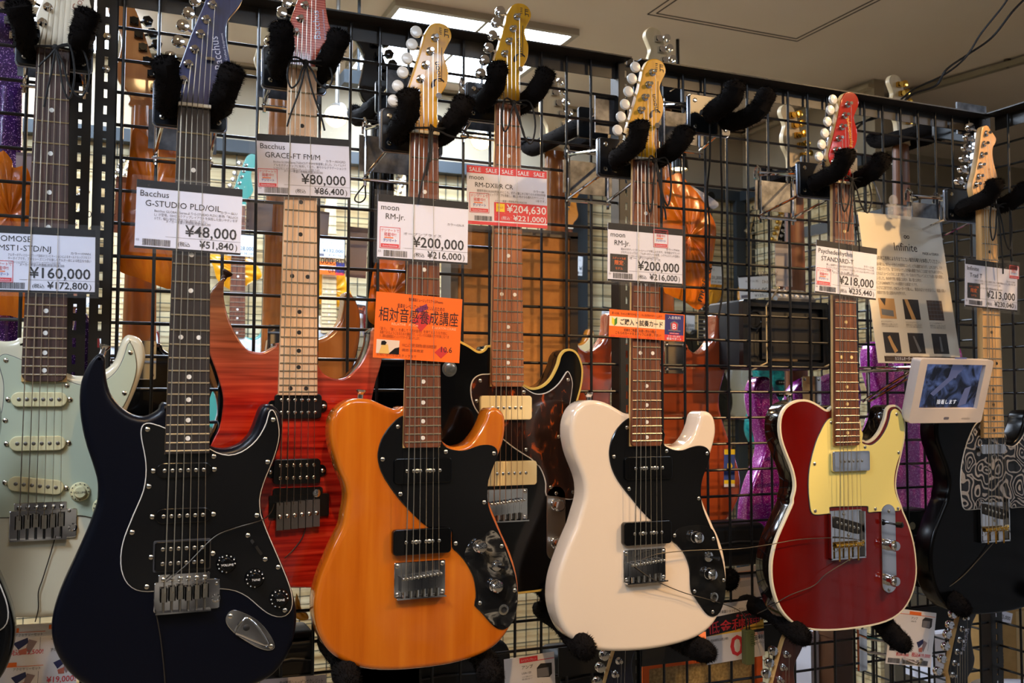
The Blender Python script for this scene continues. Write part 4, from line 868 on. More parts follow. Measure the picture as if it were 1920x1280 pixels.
# ---------------------------------------------------------------- fuzzy hangers
rf = random.Random(11)
FURHAIR = mat('fur_hair', (15, 12, 11), .95, spec=.05)
def path_interp(pts, n):
    P = [Vector(p) for p in pts]; out = []
    for i in range(n):
        t = i/(n-1)*(len(P)-1); k = min(int(t), len(P)-2); f = t-k
        a, b, c, d = P[max(k-1, 0)], P[k], P[k+1], P[min(k+2, len(P)-1)]
        out.append(.5*((2*b)+(c-a)*f+(2*a-5*b+4*c-d)*f*f+(3*b-a-3*c+d)*f*f*f))
    return out
def fur_arm(parent, pts, r0, r1, name='fuzzy_arm', hairs=1400, L=.006):
    """arm sleeve of black fleece with real short hairs"""
    P = path_interp(pts, 18); n = len(P); rs = []
    for i in range(n):
        t = i/(n-1); r = r0+(r1-r0)*t
        if t > .8: r *= math.sqrt(max(.02, 1-((t-.8)/.2)**2))
        if t < .1: r *= .55+.45*t/.1
        rs.append(r*(1+rf.uniform(-.07, .07)))
    mb = MB().tube(P, rs, 14)
    v = [Vector(q) for q in mb.v]; cnt = 14
    for i in range(n):
        for k in range(cnt):
            q = v[i*cnt+k]; c = P[i]; mb.v[i*cnt+k] = tuple(c+(q-c)*(1+rf.uniform(-.08, .08)))
    o = part(name, mb, FURM, parent)
    hb = MB()
    for _ in range(hairs):
        t = rf.random()**.8; i = min(int(t*(n-1)), n-2); f = t*(n-1)-i; c = P[i].lerp(P[i+1], f); r = (rs[i]*(1-f)+rs[i+1]*f)
        ax = (P[i+1]-P[i]).normalized(); a = ax.orthogonal().normalized(); b = ax.cross(a); th = rf.uniform(0, 2*PI)
        dr = a*math.cos(th)+b*math.sin(th); base = c+dr*r*.93; tip = base+(dr+ax*rf.uniform(-.1, .7)+a*rf.uniform(-.5, .5)+b*rf.uniform(-.5, .5)).normalized()*L*rf.uniform(.5, 1.15)
        sd = dr.cross(tip-base); sd = (sd.normalized() if sd.length > 1e-9 else a)*.0005
        hb.add([base-sd, base+sd, tip], [(0, 1, 2)])
    for _ in range(hairs//5):                                   # hairs of the rounded end
        dr = Vector((rf.gauss(0, 1), rf.gauss(0, 1), rf.gauss(0, 1))).normalized(); ax = (P[-1]-P[-3]).normalized()
        if dr.dot(ax) < 0: dr = -dr
        c = P[-4]; base = c+(dr-ax*dr.dot(ax))*r1*.9+ax*dr.dot(ax)*(P[-1]-P[-4]).length; tip = base+dr*L*rf.uniform(.5, 1.1); sd = dr.orthogonal().normalized()*.0005
        hb.add([base-sd, base+sd, tip], [(0, 1, 2)])
    h = part('fleece', hb, FURHAIR, o, False); h['kind'] = 'stuff'
    return o
PSCREW = MB().lathe((0, 0, 0), [(.0042, 0), (.004, .001), (.002, .0016), (.0018, .001)], 12).mesh('plate_screw', NICKEL)
def hanger(x, yp, z, label, arms, plate=(.098, .064), bracket=True, skew=0, pz=0, back=1):
    """metal bracket hooked on the grid, black plate and two fuzzy arms; arms are lists of points"""
    t = thing('guitar_hanger', label, 'hanger', (x, 0, z), group='fuzzy guitar hangers')
    w, h = plate; hw, hh = w/2, h/2
    pl = part('plate', MB().slab(rrect(0, pz, w, h, .006, 4), yp, yp+.008, .001, 1), mat('hanger_plate', (16, 18, 22), .3), t)
    for sx in (-1, 1):
        for sz in (-1, 1): ob('plate_screw', PSCREW, pl, (sx*(hw-.011), yp, pz+sz*(hh-.011)))
    part('plate_rim', MB().slab(rrect(0, pz, w+.004, h+.004, .007, 4), yp+.006, yp+.011, .001, 1), mat('plate_rim', (150, 156, 170), .25, .9), pl)
    b = part('bracket', MB().box((-.05, -.004, -.03), (.05, -.002, .03)), STEEL, t, False)
    for sx in (-1, 1):
        X = sx*.04
        part('bracket_wire', MB().tube([(X, -.006, -.055), (X, -.006, .052), (X, .003, .06), (X, .010, .052), (X, .010, .036)], .0026, 8).tube([(X, -.006, .04), (X*.9, yp+.012, .02)], .0026, 8).tube([(X, -.006, -.04), (X*.9, yp+.012, -.02)], .0026, 8), CHROME, b)
    part('cross_wire', MB().tube([(-.045, -.008, -.045), (.045, -.008, -.045)], .0026, 8).tube([(-.045, -.008, .045), (.045, -.008, .045)], .0026, 8), CHROME, b)
    part('yoke', MB().tube([(0, yp, pz-.004), (0, yp-.02, pz-.004)], .009, 10).tube([(-.034, yp-.02, pz-.004), (.034, yp-.02, pz-.004)], .005, 8), BLACKM, t)
    for a in arms: fur_arm(t, a[0], a[1], a[2])
    return t
def std_arms(yp, Y, dz=0, w=.036, lift=.03, r=(.015, .017), reach=.045):
    res = []
    for s in (-1, 1):
        res.append(([(s*.02, yp-.012, dz-.006), (s*(w-.002), (yp+Y)/2, dz-.004), (s*w, Y-reach*.5, dz+.004), (s*(w+.005), Y-reach, dz+lift*.6), (s*(w+.009), Y-reach-.006, dz+lift)], r[0], r[1]))
    return res
def cord(x, Y, z, label, w=.045, loops=((-.02, -.06), (.022, -.05)), tails=((.004, -.085),)):
    t = thing('tie_cord', label, 'cord', (x, Y, z), group='black tie cords')  # black tie cord knotted round the neck at the nut
    part('wrap', MB().tube([(-w/2-.002, .028, .002), (-w/2-.003, -.002, 0), (0, -.006, .002), (w/2+.003, -.002, 0), (w/2+.002, .028, .002)], .0017, 6), CORDM, t)
    part('knot', MB().lathe((0, -.004, 0), [(.002, -.002), (.005, 0), (.0045, .004), (.0015, .006)], 10), CORDM, t)
    for lx, lz in loops:
        pts = [(0, -.008, 0), (lx*.9, -.010, .004), (lx*1.25, -.010, lz*.5), (lx*1.0, -.010, lz), (lx*.55, -.010, lz*.8), (lx*.3, -.009, lz*.35), (0, -.008, -.001)]
        part('loop', MB().tube(path_interp(pts, 24), .0015, 6), CORDM, t)
    for tx, tz in tails:
        part('tail', MB().tube(path_interp([(0, -.008, -.002), (tx*.3, -.009, tz*.4), (tx*.8, -.008, tz*.8), (tx, -.006, tz)], 12), .0015, 6), CORDM, t)
HG = [('the cream and mint guitar', -.093, -.05, 1.985, -.084), ('the dark blue guitar', BLUE.x0, -.135, BLUE.z0+.012, -.195), ('the red flamed guitar', FLM.x0, -.05, FLM.z0+.012, -.115), ('the amber wood guitar', ORA.x0, -.14, ORA.z0+.012, -.204),
      ('the black tortoiseshell guitar', BLK.x0, -.05, BLK.z0+.012, -.117), ('the white guitar', WHT_G.x0, -.14, WHT_G.z0+.012, -.21), ('the dark red guitar', RED.x0, -.135, RED.z0+.012, -.199), ('the paisley guitar', INF.x0, -.11, INF.z0+.012, -.17)]
for nm, x, yp, z, Y in HG:
    hanger(x, yp, z, 'black fuzzy-armed hanger holding the headstock of '+nm, std_arms(yp, Y, 0, lift=.036), pz=.006)
# empty hanger
e = U(1332, 216, -.10)
hanger(e.x, -.10, e.z, 'empty hanger with two black fuzzy arms pointing at the room', [([(-.012, -.115, -.006), (-.02, -.15, -.004), (-.02, -.19, .004), (-.022, -.21, .03)], .018, .019), ([(.01, -.115, -.012), (.03, -.14, -.018), (.045, -.18, -.006), (.055, -.20, .03)], .016, .018)], (.088, .07))
cw = [('dangling', 0)]
cord(-.09, -.094, 1.972, 'black cord tied at the nut of the cream and mint guitar', loops=((.02, -.07), (.035, -.066)), tails=((-.012, -.085), (-.02, -.03)))
cord(FLM.x0, -.125, FLM.z0+.004, 'black cord tied in a bow at the nut of the red flamed guitar', loops=((-.022, -.042), (.032, -.036)), tails=((-.026, -.1), (.03, -.1)))
cord(ORA.x0+.004, -.214, ORA.z0+.003, 'black cord tied at the nut of the amber wood guitar', loops=((.045, -.01), (-.004, -.05)), tails=((-.02, -.105), (-.008, -.07)))
cord(BLK.x0, -.127, BLK.z0-.004, 'black cord bow at the nut of the black tortoiseshell guitar', loops=((-.018, -.05), (.03, -.065)), tails=((.02, -.055),))
cord(WHT_G.x0+.006, -.22, WHT_G.z0-.004, 'black cord bow at the nut of the white guitar', loops=((-.014, -.085), (.022, -.072)), tails=((.02, -.095),))
cord(RED.x0, -.209, RED.z0+.004, 'black cord bow at the nut of the dark red guitar', loops=((-.022, -.06), (.034, -.058)), tails=((.016, -.13), (-.01, -.095)))
cord(INF.x0, -.18, INF.z0+.004, 'black cord bow at the nut of the paisley guitar', loops=((-.02, -.07), (.028, -.085)), tails=((.012, -.135),))
# ---------------------------------------------------------------- fuzzy rests under the bodies
def rest(label, pairs, x, r=.019):
    t = thing('body_rest', label, 'hanger', (x, 0, 1.0), group='fuzzy body rests')
    part('mount', MB().box((-.06, -.006, .0), (.06, -.002, .05)), BLACKM, t, False)
    for p0, p1, Y0, Y1 in pairs:
        a, b = U(*p0, Y0), U(*p1, Y1); m = a.lerp(b, .5)+Vector((0, 0, .0))
        o = Vector((x, 0, 1.0)); st = Vector((a.x, -.004, a.z+.005)) 
        fur_arm(t, [st-o, a-o, m-o, b-o], r*.9, r, hairs=1800)
rest('fuzzy black rest arms under the amber wood guitar', [((640, 1235), (655, 1285), -.12, -.235), ((905, 1232), (925, 1275), -.12, -.235)], ORA.x0)
rest('fuzzy black rest arms under the white guitar', [((1052, 1165), (1105, 1225), -.1, -.23), ((1265, 1195), (1335, 1228), -.1, -.23)], WHT_G.x0)
rest('fuzzy black rest arms under the dark red guitar', [((1450, 1150), (1512, 1200), -.1, -.225), ((1640, 1155), (1700, 1215), -.1, -.225)], RED.x0)
rest('fuzzy black rest arms under the paisley guitar', [((1752, 1092), (1812, 1148), -.08, -.2), ((1935, 1080), (1975, 1120), -.08, -.2)], INF.x0)
rest('fuzzy black rest arms under the red flamed and black guitars', [((622, 1085), (650, 1110), -.05, -.12), ((1020, 1102), (1035, 1112), -.05, -.12)], .42, .016)
rest('fuzzy black rest arm beside the control plate of the white guitar', [((1366, 1092), (1368, 1078), -.05, -.09)], .96, .016)
# ---------------------------------------------------------------- printed cards
class Card:
    def __init__(s, name, label, TL, TR, BL, Y, cat='price tag', paper=PAPER, group=None, Yb=None, th=.0008, sleeve=None, mirror=False, curl=0, rim=.0015):
        a, b, c = U(*TL, Y), U(*TR, Y), U(*BL, Y if Yb is None else Yb)
        s.ux = (b-a).normalized(); v = c-a; s.uy = -(v-s.ux*v.dot(s.ux)).normalized(); s.sh = v.dot(s.ux)
        s.W = (b-a).length; s.H = v.dot(-s.uy); s.O = Vector((0, 0, 0)); s.n = s.ux.cross(s.uy)  # towards viewer
        base = a+s.ux*s.W/2-s.uy*s.H
        s.t = thing(name, label, cat, base, 0, group); s.O = a-base; s.mir = mirror; s.col = {}; s.k = 1
        mb = MB(); o = s.O; ux, uy = s.ux*s.W, -s.uy*s.H; d = -s.n*th
        vs = [o, o+ux, o+ux+uy, o+uy]; vs = vs+[q+d for q in vs]
        mb.add(vs, [(0, 1, 2, 3), (7, 6, 5, 4), (0, 4, 5, 1), (1, 5, 6, 2), (2, 6, 7, 3), (3, 7, 4, 0)])
        s.p = part('card', mb, paper, s.t, False)
        if sleeve:
            m0, m1 = sleeve; o2 = o-s.ux*m0+s.uy*m1+s.n*.0012; ux2, uy2 = s.ux*(s.W+2*m0), -s.uy*(s.H+2*m1)
            part('clear_sleeve', MB().quad(o2, o2+ux2, o2+ux2+uy2, o2+uy2), CLEAR, s.t, False)
    def at(s, u, v, k=1): return s.O+s.ux*(u*s.W)-s.uy*(v*s.H)+s.n*(.0002*k)
    def rect(s, u0, v0, u1, v1, m, k=1, name='print'):
        s.col.setdefault((m.name, name, len(s.col) if name in ('photo', 'picture') else 0), []).append((s.at(u0, v0, k), s.at(u1, v0, k), s.at(u1, v1, k), s.at(u0, v1, k)))
    def poly(s, pts, m, k=2, name='print'): s.col.setdefault((m.name, name, len(s.col) if name in ('photo', 'picture') else 0), []).append([s.at(u, v, k) for u, v in pts])
    def frame(s, u0, v0, u1, v1, m, e=.008, k=2):
        ev = e*s.W/s.H
        s.rect(u0, v0, u1, v0+ev, m, k); s.rect(u0, v1-ev, u1, v1, m, k); s.rect(u0, v0, u0+e, v1, m, k); s.rect(u1-e, v0, u1, v1, m, k)
    def text(s, items, m, k=2, name='lettering'):
        ux = -s.ux if s.mir else s.ux
        it = []
        for q in items:
            u = q[1]; w = q[5]*s.W if len(q) > 5 and q[5] else None
            it.append((q[0], (-u if s.mir else u)*s.W, -q[2]*s.H, q[3]*s.H, q[4], w, len(q) > 6 and q[6]))
        lettering(s.t, it, s.O+s.n*(.0002*k), m, ux, s.uy, name)
    def done(s):
        for (mn, nm, _), qs in s.col.items():
            mb = MB()
            for q in qs: mb.add(q, [tuple(range(len(q)))])
            part(nm, mb, MATS[mn], s.t, False)
        return s
def barcode(c, u0, v0, u1, v1, m=INK, seed=1):
    r = random.Random(seed); u = u0
    while u < u1-.004:
        w = r.choice((.0025, .0045, .007)); c.rect(u, v0, min(u+w, u1), v1, m, 2, 'barcode'); u += w+r.choice((.003, .005))
BLUEI = mat('ink_blue', (52, 70, 170), .6)
def stamp(c, u0, v0, u1, v1):
    c.rect(u0, v0, u1, v1, PAPER, 1); c.frame(u0, v0, u1, v1, INKR, .006, 2); h = v1-v0; w = u1-u0; m = (u0+u1)/2
    c.text([('デジマートで', m, v0+h*.22, h*.17, 'c', w*.88), ('掲載中!!', m, v0+h*.42, h*.2, 'c', w*.6)], INKR, 3)
    c.rect(u0+w*.22, v0+h*.47, u0+w*.66, v0+h*.52, INKO, 2); c.text([('デジマート', m, v0+h*.68, h*.17, 'c', w*.66, True)], BLUEI, 3)
    c.rect(u0+w*.06, v0+h*.78, u1-w*.06, v1-h*.05, INKR, 2); c.text([('GuitarSelection', m, v0+h*.91, h*.12, 'c', w*.72)], PAPER, 3)
def limited(c, u0, v0, u1, v1):
    c.rect(u0, v0, u1, v1, mat('ink_near_black', (22, 18, 16), .6), 2); h = v1-v0; m = (u0+u1)/2; w = u1-u0
    c.text([('スポット生産', m, v0+h*.28, h*.14, 'c', w*.76), ('限定', m, v0+h*.58, h*.28, 'c', w*.5, True), ('モデル', m, v0+h*.86, h*.17, 'c', w*.42)], INKO, 3)
def pricetag(label, TL, TR, BL, Y, brand, model, color, lines, maker, price, tax, st=None, lim=None, bar=True, sleeve=(.006, .006), seed=1, tone=PAPER):
    c = Card('price_tag', label, TL, TR, BL, Y, group='price tags of the front guitars', sleeve=sleeve, paper=tone)
    c.rect(0, 0, 1, .115, INKB); c.rect(0, .968, 1, 1, INKB); c.rect(.28, .805, 1, .81, INKG)
    c.text([(brand, .035, .235, .125, 'l'), (model, .085, .375, .125, 'l'), (price, .955, .775, .225, 'r', None, True), (tax, .93, .935, .15, 'r', None, True), ('(税込', .40, .925, .075, 'l'), (')', .965, .93, .12, 'r')], INK)
    it = [('カラー:'+color, .955, .40, .05, 'r')]
    for i, l in enumerate(lines): it.append((l, .17, .455+.055*i, .048, 'l', .79 if i < len(lines)-1 or len(lines) == 1 else .5))
    it.append((maker, .28, .60, .05, 'l', .42)); c.text(it, INKG, name='small_print')
    if bar: barcode(c, .07, .855, .33, .95, INK, seed)
    c.text([('03', .012, .89, .045, 'l')], INKG, name='small_print')
    if st: stamp(c, *st)
    if lim: limited(c, *lim)
    return c.done()
OFF = -.0022
pricetag('white price tag reading 160,000 yen on the cream and mint guitar neck', (-19, 421), (179, 431), (-22, 546), -.084+OFF, 'MOMOSE', 'MST1-STD/NJ', 'OWH', ['アルダーボディとローズウッド指板のコンビネーションによるオールドルックスなスト', 'タータイプです。丁寧なシーズニングを施したアルダー材による粒立ちの良い', 'コンビネーションがクリーンからハイゲインまでサウンドを彩ります。'], 'メーカー希望小売価格(税抜):¥200,000', '¥160,000', '¥172,800', st=(.0, .53, .22, .86), seed=2)
pricetag('white price tag reading 48,000 yen on the dark blue guitar neck', (257, 335.5), (455, 355), (250, 464), BLUE.Y+OFF, 'Bacchus', 'G-STUDIO PLD/OIL', 'BLU', ['Bacchus GLOBAL SeriesよりG-STUDIO PLDに新色「BLU/OI', 'L」が登場。SSHピックアップレイアウトを採用した扱いやすいモデ', 'ルです。幅広い音作りが可能で初心者の方にオススメ!'], 'メーカー希望小売価格(税抜):¥60,000', '¥48,000', '¥51,840', seed=3)
pricetag('white price tag reading 80,000 yen in a clear sleeve on the red flamed guitar', (481, 250), (654, 262), (478, 366), FLM.Y+OFF, 'Bacchus', 'GRACE-FT FM/M', 'RDGRD', ['Bacchus GLOBAL SeriesでGRACE-FT FM/Mが新登場しました。フレイムメイ', 'プルをボディトップに採用しており、鮮やかなグラデーションカ', 'ラーで仕上げました。24フレット仕様でウィルキンソンブリッジを採用しています。'], 'メーカー希望小売価格(税抜):¥100,000', '¥80,000', '¥86,400', st=(.005, .56, .21, .86), seed=4, sleeve=(.012, .012))
pricetag('white price tag reading 200,000 yen on the amber wood guitar neck', (709, 363), (878, 379), (708, 485), ORA.Y+OFF, 'moon', 'RM-Jr.', 'ON R', [], 'オープンプライス', '¥200,000', '¥216,000', st=(.025, .50, .245, .83), seed=5)
pricetag('price tag reading 200,000 yen with a black square on the white guitar', (1140, 417), (1279.5, 430), (1139.5, 526), WHT_G.Y+OFF, 'moon', 'RM-Jr.', 'TWH', ['軽めのボディとスモールヘッドが新しいカタチ。お手軽なサウンド', 'がモデルとなっており、アルダーボディへの変更。シグナルスイッチ変更な', 'どあり、カッティングからリードまで様々なスタイルの方におすすめです。'], 'オープンプライス', '¥200,000', '¥216,000', st=(.60, .04, .80, .36), lim=(.03, .53, .26, .84), seed=6)
pricetag('cream lit price tag reading 218,000 yen on the dark red guitar neck', (1531, 449), (1644.5, 466), (1532, 549), RED.Y+OFF, 'Psychederhythm', 'STANDARD-T', 'CAR', ['美しい楽器作りと独自の塗装で定評あるブランドから人気モデルが入荷。', 'ピックアップにはフロントにP-90タイプを採用しバランスよい甘いサウンドを実', '現しています。'], 'メーカー希望小売価格(税抜):¥218,000', '¥218,000', '¥235,440', st=(.015, .52, .245, .84), seed=7, sleeve=(.008, .01))
pricetag('white price tag reading 213,000 yen on the paisley guitar neck', (1810, 484), (1907.5, 497), (1811, 574), INF.Y+OFF, 'Infinite', 'Trad T', 'CBK', ['工房の木工技術による高い演奏性と美しい外観が特徴のモデル。鳴りが良く抜', 'けのあるサウンドが魅力です。希少なペイズリーピックガード仕様。'], 'メーカー希望小売価格(税抜):¥213,000', '¥213,000', '¥230,040', st=(.84, .02, 1.03, .30), lim=(.04, .50, .28, .82), seed=8)
# sale tag
c = Card('price_tag', 'red sale price tag reading 204,630 yen on the black tortoiseshell guitar', (875, 309), (1025, 322), (872, 419), BLK.Y+OFF, group='price tags of the front guitars', sleeve=(.006, .008))
c.rect(0, 0, 1, .125, INKR); c.rect(.33, .60, 1, .92, INKR); c.rect(0, .945, 1, 1, INKR); c.text([('SALE   SALE   SALE   SALE   SALE', .5, .10, .10, 'c', .94, True)], PAPER)
c.text([('moon', .03, .235, .115, 'l'), ('RM-DXII/R CR', .10, .36, .115, 'l')], INK)
c.text([('カラー:BK', .97, .385, .05, 'r'), ('通常売価¥238,000(税抜)のところ、ボディ裏にキズ有りのため特別特価!', .12, .44, .05, 'l', .86), ('P-90タイプのピックアップを搭載し、美しい色からも優れたサウンドの', .12, .495, .05, 'l', .84), ('1本です。', .98, .55, .05, 'r'), ('メーカー希望小売価格(税抜):¥260,000', .34, .59, .045, 'l', .4)], INKG, name='small_print')
c.text([('¥204,630', .985, .76, .185, 'r', .50, True), ('¥221,000)', .985, .90, .13, 'r', .42, True), ('(税込', .42, .89, .07, 'l')], PAPER, 3)
c.rect(.355, .62, .46, .76, mat('ink_yellow', (244, 214, 40), .6), 2); c.text([('SALE', .407, .705, .05, 'c')], INKR, 3)
stamp(c, .03, .46, .27, .80); barcode(c, .09, .85, .31, .93, INK, 9); c.done()
# orange lesson card
OC = mat('orange_card', (246, 106, 24), .45)
c = Card('lesson_card', 'orange music lesson card clipped on the amber wood guitar neck', (706, 546), (867, 561), (702.5, 670), ORA.Y-.0026, 'card', OC)
PUR = mat('ink_purple', (124, 40, 90), .6); c.poly([(.45, .22), (.58, .12), (.60, .20), (.48, .28)], PUR, 1); c.poly([(.42, .40), (.55, .22), (.66, .34), (.53, .56)], mat('ink_crimson', (200, 44, 40), .6), 1); c.poly([(.70, .86), (.78, .76), (.86, .84), (.78, .95)], mat('ink_crimson'), 1)
c.text([('相対音感養成講座', .5, .42, .235, 'c', .92), ('島村楽器ミュージックスクールPresents', .57, .10, .06, 'c', .4), ('音楽をレベルアップさせたい人のための', .52, .215, .075, 'c', .55), ('10.6', .84, .85, .12, 'c')], INK)
c.text([('RELATIVE   PITCH', .34, .49, .055, 'c', .3), ('EDUCATION COURSE', .80, .50, .055, 'c', .28)], mat('ink_peach', (255, 200, 150), .6))
c.text([('「歌う」「聴く」を通して「絶対音感」を持てるような方向に', .06, .575, .055, 'l', .78), ('演奏できるようになるための講座です。いろいろな楽器の方が対象となりま', .06, .63, .055, 'l', .80), ('す。講師は経験豊富なインストラクターがご案内いたします。', .06, .685, .055, 'l', .46), ('10/6(土)より受講生募集開始 講師:音楽教室講師', .32, .80, .06, 'l', .4), ('講師 音楽教室', .32, .875, .05, 'l', .25), ('お問い合わせはスタッフまで', .04, .965, .05, 'l', .45)], mat('ink_brown', (150, 66, 20), .6), name='small_print')
c.rect(.03, .72, .29, .93, mat('photo_beige', (226, 200, 178), .6), 2); c.poly([(.06, .93), (.09, .80), (.16, .79), (.18, .93)], mat('photo_yellow', (226, 180, 96), .6), 3); c.poly([(.08, .80), (.085, .745), (.12, .735), (.145, .76), (.13, .80)], INKB, 4); c.poly([(.17, .93), (.24, .84), (.29, .82), (.29, .93)], INKB, 3)
c.done()
# try-out card
c = Card('tryout_card', 'orange and navy try-out card below the price tag of the white guitar', (1143, 579), (1284, 590), (1142, 631), WHT_G.Y+OFF, 'card', OC)
c.rect(0, .25, .73, .60, mat('ink_cream', (252, 226, 190), .6), 1); c.rect(.73, .03, .985, .78, mat('ink_navy', (44, 42, 110), .6), 1); c.rect(.73, .78, .985, .98, INKR, 1)
c.poly([(.03, .27), (.065, .36), (.065, .60), (.03, .50)], mat('ink_leaf_yellow', (236, 214, 50), .6), 2); c.poly([(.10, .27), (.065, .36), (.065, .60), (.10, .50)], mat('ink_leaf_green', (70, 130, 50), .6), 2)
c.text([('ご購入・試奏カード', .42, .52, .24, 'c', .56, True)], INK, 3); c.text([('買った後、ちゃんと弾けるかな・・・そんな方をサポートします!', .36, .17, .10, 'c', .66), ('試奏をご希望、お買い求めの際は', .40, .76, .12, 'c', .42), ('こちらのカードをスタッフにお渡し下さい!', .38, .88, .12, 'c', .6)], INK, 3, 'small_print')
c.text([('初めての方は店員スタッフが詳しくご案内いたします。', .36, .985, .085, 'c', .68)], INKR, 3, 'small_print')
c.text([('入会無料', .857, .19, .13, 'c', .17), ('ギター初心者を', .857, .865, .085, 'c', .17), ('徹底サポート', .857, .965, .10, 'c', .2, True)], PAPER, 3)
c.poly([(.80, .36), (.82, .30), (.857, .26), (.895, .30), (.915, .36), (.905, .60), (.857, .68), (.81, .60)], INKG, 2); c.poly([(.815, .37), (.857, .30), (.90, .37), (.89, .58), (.857, .62), (.825, .58)], INKR, 3); c.text([('B', .857, .56, .28, 'c', .05, True)], PAPER, 4); c.rect(.775, .60, .94, .65, INKG, 4); c.rect(.79, .70, .925, .75, INKR, 3); c.text([('SINCE 2000', .857, .74, .05, 'c', .11)], PAPER, 4)
c.done()
# flyer with clip
FLY = mat('flyer_paper', (226, 216, 196), .35)
c = Card('flyer', 'cream printed flyer with six small photos hanging beside the dark red guitar', (1608, 397), (1761, 411), (1647, 680), -.03, 'flyer', FLY, Yb=-.078)
DK = mat('flyer_ink', (64, 48, 38), .6)
c.text([('Infinite', .52, .245, .078, 'c', .28), ('MADE in OSAKA', .82, .262, .026, 'c', .2), ('独自の木工技術による今までにない強烈な鳴りを体感してください。', .52, .315, .032, 'c', .82)], DK)
lp = MB(); c.text([('∞', .55, .165, .06, 'c')], DK)
ls = ['弦楽器の鳴りは、ボディ・デザインや使用材によって、とても重要であります。しかしながら、どの', 'ように凝っていても、音でわかるバランスが最も重要であることは言うまでもありません。', '私たちはミュージックのことまで考え、ベースのパリでもメインにとても良い音を調整し', 'ていました。木の中で良い楽器とは何か、高い音とは何か、', 'そこからINFINITEブランドの開発する楽器たちです。', '小さな工房ですが、CNCルーターを導入し、製品のばらつきをなくし、精度の高い', '楽器まで良い音と品質のものを作ります。']
c.text([(l, .10, .355+.032*i, .026, 'l', .84 if i not in (3, 4, 6) else (.56, .5, .34)[(3, 4, 6).index(i)]) for i, l in enumerate(ls)], mat('flyer_ink_pale', (128, 110, 92), .6), name='small_print')
PHB = mat('photo_dark', (40, 34, 30), .4); PHW = mat('photo_wood', (196, 150, 92), .5); PHG = mat('photo_grey', (112, 112, 112), .5); PHM = mat('photo_brown', (82, 60, 44), .5)
for r in range(2):
    for k in range(3):
        u = .10+.29*k; v = .575+.225*r-(0 if r else 0)
        c.rect(u, v, u+.19, v+.135, PHB if (r or k == 1) else (PHW, PHB, PHM)[k], 1, 'photo')
        c.text([('オリジナルデザイン', u, v+.160, .014, 'l', .15), ('高精度な加工による美しい仕上がり', u, v+.176, .013, 'l', .19), ('バランスの良い演奏性を追求しました', u, v+.190, .013, 'l', .19)], mat('flyer_ink_pale'), name='small_print')
        if r == 0 and k == 0: c.poly([(u+.02, v), (u+.09, v), (u+.07, v+.05)], PHB, 2, 'photo'); c.poly([(u+.02, v+.07), (u+.16, v+.08), (u+.16, v+.12), (u+.02, v+.11)], PHG, 2, 'photo')
        if r == 0 and k == 1: c.poly([(u+.02, v), (u+.06, v), (u+.13, v+.135), (u+.08, v+.135)], PHW, 2, 'photo')
        if r == 0 and k == 2:
            for q in range(5): c.rect(u+.01, v+.015+.026*q, u+.18, v+.018+.026*q, PHG, 2, 'photo')
            for q in range(4): c.rect(u+.03+.04*q, v, u+.033+.04*q, v+.135, PHG, 3, 'photo')
        if r == 1 and k == 0: c.poly([(u+.05, v+.03), (u+.08, v+.02), (u+.11, v+.07), (u+.15, v+.12), (u+.11, v+.135), (u+.08, v+.09)], PHW, 2, 'photo')
        if r == 1 and k == 1: c.poly([(u+.06, v+.02), (u+.08, v+.02), (u+.14, v+.12), (u+.11, v+.13)], PHG, 2, 'photo')
        if r == 1 and k == 2: c.poly([(u+.09, v+.02), (u+.11, v+.02), (u+.12, v+.12), (u+.09, v+.12)], PHG, 2, 'photo')
c.rect(.08, .955, .96, .99, DK, 1); c.text([('カスタムオーダー承ります。詳しくはスタッフまで。', .5, .981, .026, 'c', .6, True)], PAPER, 3); c.done()
a = U(1684, 398, -.05)
t = thing('sheet_clip', 'clear acrylic clip holding the top of the flyer', 'clip', a)
part('jaw', MB().box((-.032, -.006, -.014), (.030, -.003, .012)), CLEARP, t, False); part('hinge', MB().tube([(-.034, -.004, .012), (.032, -.004, .012)], .003, 8), CLEARP, t)
part('suction_disc', MB().lathe((-.012, 0, .024), [(.003, -.004), (.011, -.002), (.012, .0), (.004, .005)], 18), CLEARP, t)
# digital photo frame
TL, TR, BL, BR = U(1726, 671, -.228), U(1862.5, 674, -.228), U(1697, 791, -.195), U(1836, 789, -.195)
ux = (TR-TL); W = ux.length; ux.normalize(); uy = (TL-BL); uy = uy-ux*uy.dot(ux); H = uy.length; uy.normalize(); nn_ = ux.cross(uy); sh = (TL-BL).dot(ux)
base = BL+ux*W/2
t = thing('photo_frame', 'white digital photo frame showing a bluish picture beside the dark red guitar', 'photo frame', base)
M3 = Matrix((ux, uy, nn_)).transposed()
def fr(name, mb, m, parent=t):
    mb.v = [tuple(M3 @ Vector((v[0], v[2], -v[1]))+Vector((0, 0, 0))) for v in mb.v]; return part(name, mb, m, parent)
FRW = mat('frame_white', (222, 208, 198), .35)
def ring(o, i, y0, y1):
    mb = MB(); n = len(o); vs = [(x, y0, z) for x, z in o]+[(x, y0, z) for x, z in i]+[(x, y1, z) for x, z in o]+[(x, y1, z) for x, z in i]
    fs = []
    for k in range(n):
        j = (k+1) % n; fs += [(k, j, n+j, n+k), (2*n+k, 3*n+k, 3*n+j, 2*n+j), (k, 2*n+k, 2*n+j, j), (n+k, n+j, 3*n+j, 3*n+k)]
    return mb.add(vs, fs)
oo = rrect(0, H/2, W, H, .006, 5); ii = rrect(0, H*.575, W*.80, H*.70, .001, 5)
fr('bezel', ring(oo, ii, -.008, .004), FRW); fr('back_shell', MB().slab(rrect(0, H/2, W-.004, H-.004, .006), .004, .016, .002, 2), FRW)
